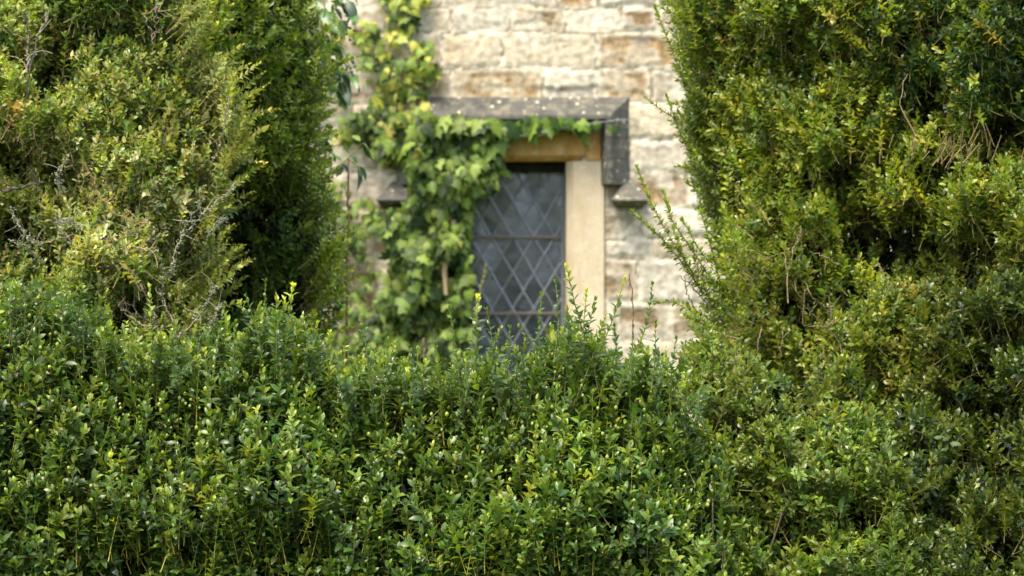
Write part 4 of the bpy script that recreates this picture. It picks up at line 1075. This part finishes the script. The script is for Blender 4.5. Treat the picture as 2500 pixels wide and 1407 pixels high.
lv1 = [(845, 0, 870, 45, .9, dk), (835, 5, 850, 40, .8, dk), (858, -10, 882, 12, .8, dk), (830, 180, 862, 215, .75, dk), (840, 195, 850, 248, .7, dk), (822, 165, 826, 220, .7, dk), (818, 215, 848, 262, .6, dk), (850, 190, 884, 218, .65, dk), (860, 180, 872, 212, .7, mg), (800, 100, 838, 130, .8, mg), (810, 120, 848, 165, .8, dk), (805, 140, 815, 190, .8, dk),
       (790, 60, 830, 80, .85, mg), (795, 80, 800, 125, .8, dk), (820, 60, 845, 100, .8, yg), (780, 30, 815, 45, .9, mg), (815, 20, 840, 50, .85, mg), (770, 90, 800, 110, .8, mg), (785, 130, 800, 170, .8, mg), (838, 130, 868, 150, .8, yg)]
for _ in range(46):
    x, y = rr_.gauss(805, 22), rr_.uniform(-30, 200); a = rr_.uniform(.2, 2.2); l_ = rr_.uniform(24, 42); lv1.append((x, y, x + l_ * math.cos(a), y + l_ * math.sin(a), rr_.uniform(.7, .95), rr_.choice([dk, mg, mg, yg])))
long_leaf_spray('hanging_branch', 'dark pointed-leaved spray with small berries hanging high at the edge of the left shrub', 7.9,
    [[(770, -60), (800, 40), (820, 140), (840, 230)], [(800, 60), (835, 110), (862, 190)], [(800, -40), (850, 0), (868, 30)], [(780, 40), (800, 110), (815, 180)]], lv1, [(840 + rr_.gauss(0, 12), 60 + rr_.gauss(0, 14)) for _ in range(16)] + [(858 + rr_.gauss(0, 10), 165 + rr_.gauss(0, 12)) for _ in range(16)])
lv2 = [(835, 400, 822, 432, 1.0, dk), (835, 400, 855, 425, .9, dk), (862, 380, 872, 400, .8, mg), (885, 350, 912, 380, 1.0, mg), (890, 345, 905, 395, .8, dk), (875, 405, 902, 440, .7, dk), (870, 400, 890, 450, .5, dk), (790, 350, 812, 375, .8, dk), (770, 330, 800, 340, .8, mg), (810, 380, 795, 410, .9, mg), (880, 345, 860, 330, .9, yg), (850, 375, 840, 350, .8, yg)]
for _ in range(40):
    x, y = rr_.gauss(775, 20), rr_.uniform(330, 520); a = rr_.uniform(.0, 2.4); l_ = rr_.uniform(22, 38); lv2.append((x, y, x + l_ * math.cos(a), y + l_ * math.sin(a), rr_.uniform(.7, .95), rr_.choice([dk, dk, mg, mg])))
long_leaf_spray('evergreen_sprig', 'sprig with a yellowish stem and dark leaves below the hanging spray', 7.9,
    [[(760, 460), (810, 420), (850, 388), (885, 350)], [(850, 388), (875, 405), (880, 430)], [(770, 380), (780, 440), (775, 520)]], lv2)

# ------------------------------------------------------------------ lone stems between the shrubs and the wall
def lone(name, label, pts, Y, rad, colr, seed):
    root = empty(name, (float(at(*pts[0], Y)[0]), Y, 0)); tag(root, label, 'plant stem')
    g = Foliage(seed); q = np.array([at(x, y, Y) for x, y in pts]); q = np.concatenate([[[q[0][0], Y, 0.0]], q])
    s = np.linspace(0, len(q) - 1, 30); qq = np.stack([np.interp(s, np.arange(len(q)), q[:, k]) for k in range(3)], -1)
    for _ in range(3): qq[1:-1] = (qq[:-2] + 2 * qq[1:-1] + qq[2:]) / 4
    qq[:, 0] += g.r.normal(0, .0015, 30)
    g.tube(qq, rad, rad * .7, colr, 6)
    for i in range(6, 29, 3): g.tube([qq[i] - [0, 0, .004], qq[i], qq[i] + [0, 0, .004]], rad * 1.05, rad * 1.15, np.array(colr) * .7, 6)
    link('stalk', g.stem_me('stalk'), M_bark, root)
lone('plant_stem', 'tall thin reddish-brown bare stem in front of the ivy, left of the window', [(842, 960), (848, 800), (846, 650), (852, 520), (850, 390)], 7.6, .0042, (.30, .15, .07), 1)
lone('plant_stem', 'short thin brown bare stem in front of the wall, right of the window', [(1546, 900), (1545, 830), (1546, 760), (1538, 668)], 6.3, .0026, (.24, .14, .08), 2)
lone('plant_stem', 'stubby brown stem behind the hedge, below the ivy', [(1037, 960), (1037, 900), (1034, 825)], 7.2, .0058, (.26, .18, .13), 3)

# the out-of-focus pale sprig in front of the window
sp = empty('leafy_sprig', (float(at(1160, 703, 9.0)[0]), 9.0, 0)); tag(sp, 'blurred grey-green leafy sprig standing in front of the window glass', 'sprig')
path_shoot(sp, [at(1150, 1400, 9.2), at(1150, 860, 9.0), at(1160, 760, 9.0), at(1185, 655, 9.0)], leaf=.036, gap=.02, tone=(.15, .19, .08), tip=(.20, .20, .09), stem=(.2, .2, .1), rad=.003, seed=91, open_=45, name='stalk', bare=.35)

# thin wire stretched under the hood mould
wr = empty('wire', (wx(1180), WY - .1, wz(345))); tag(wr, 'thin grey wire stretched across under the hood mould, ivy leaves hanging on it', 'wire')
g = Foliage(9); q = np.array([[wx(x), WY - .105, wz(y)] for x, y in [(1170, 352), (1260, 338), (1340, 322), (1420, 309), (1510, 297), (1530, 296)]]); g.tube(q, .0016, .0016, (.22, .23, .24), 5)
link('strand', g.stem_me('strand'), M_lead, wr)
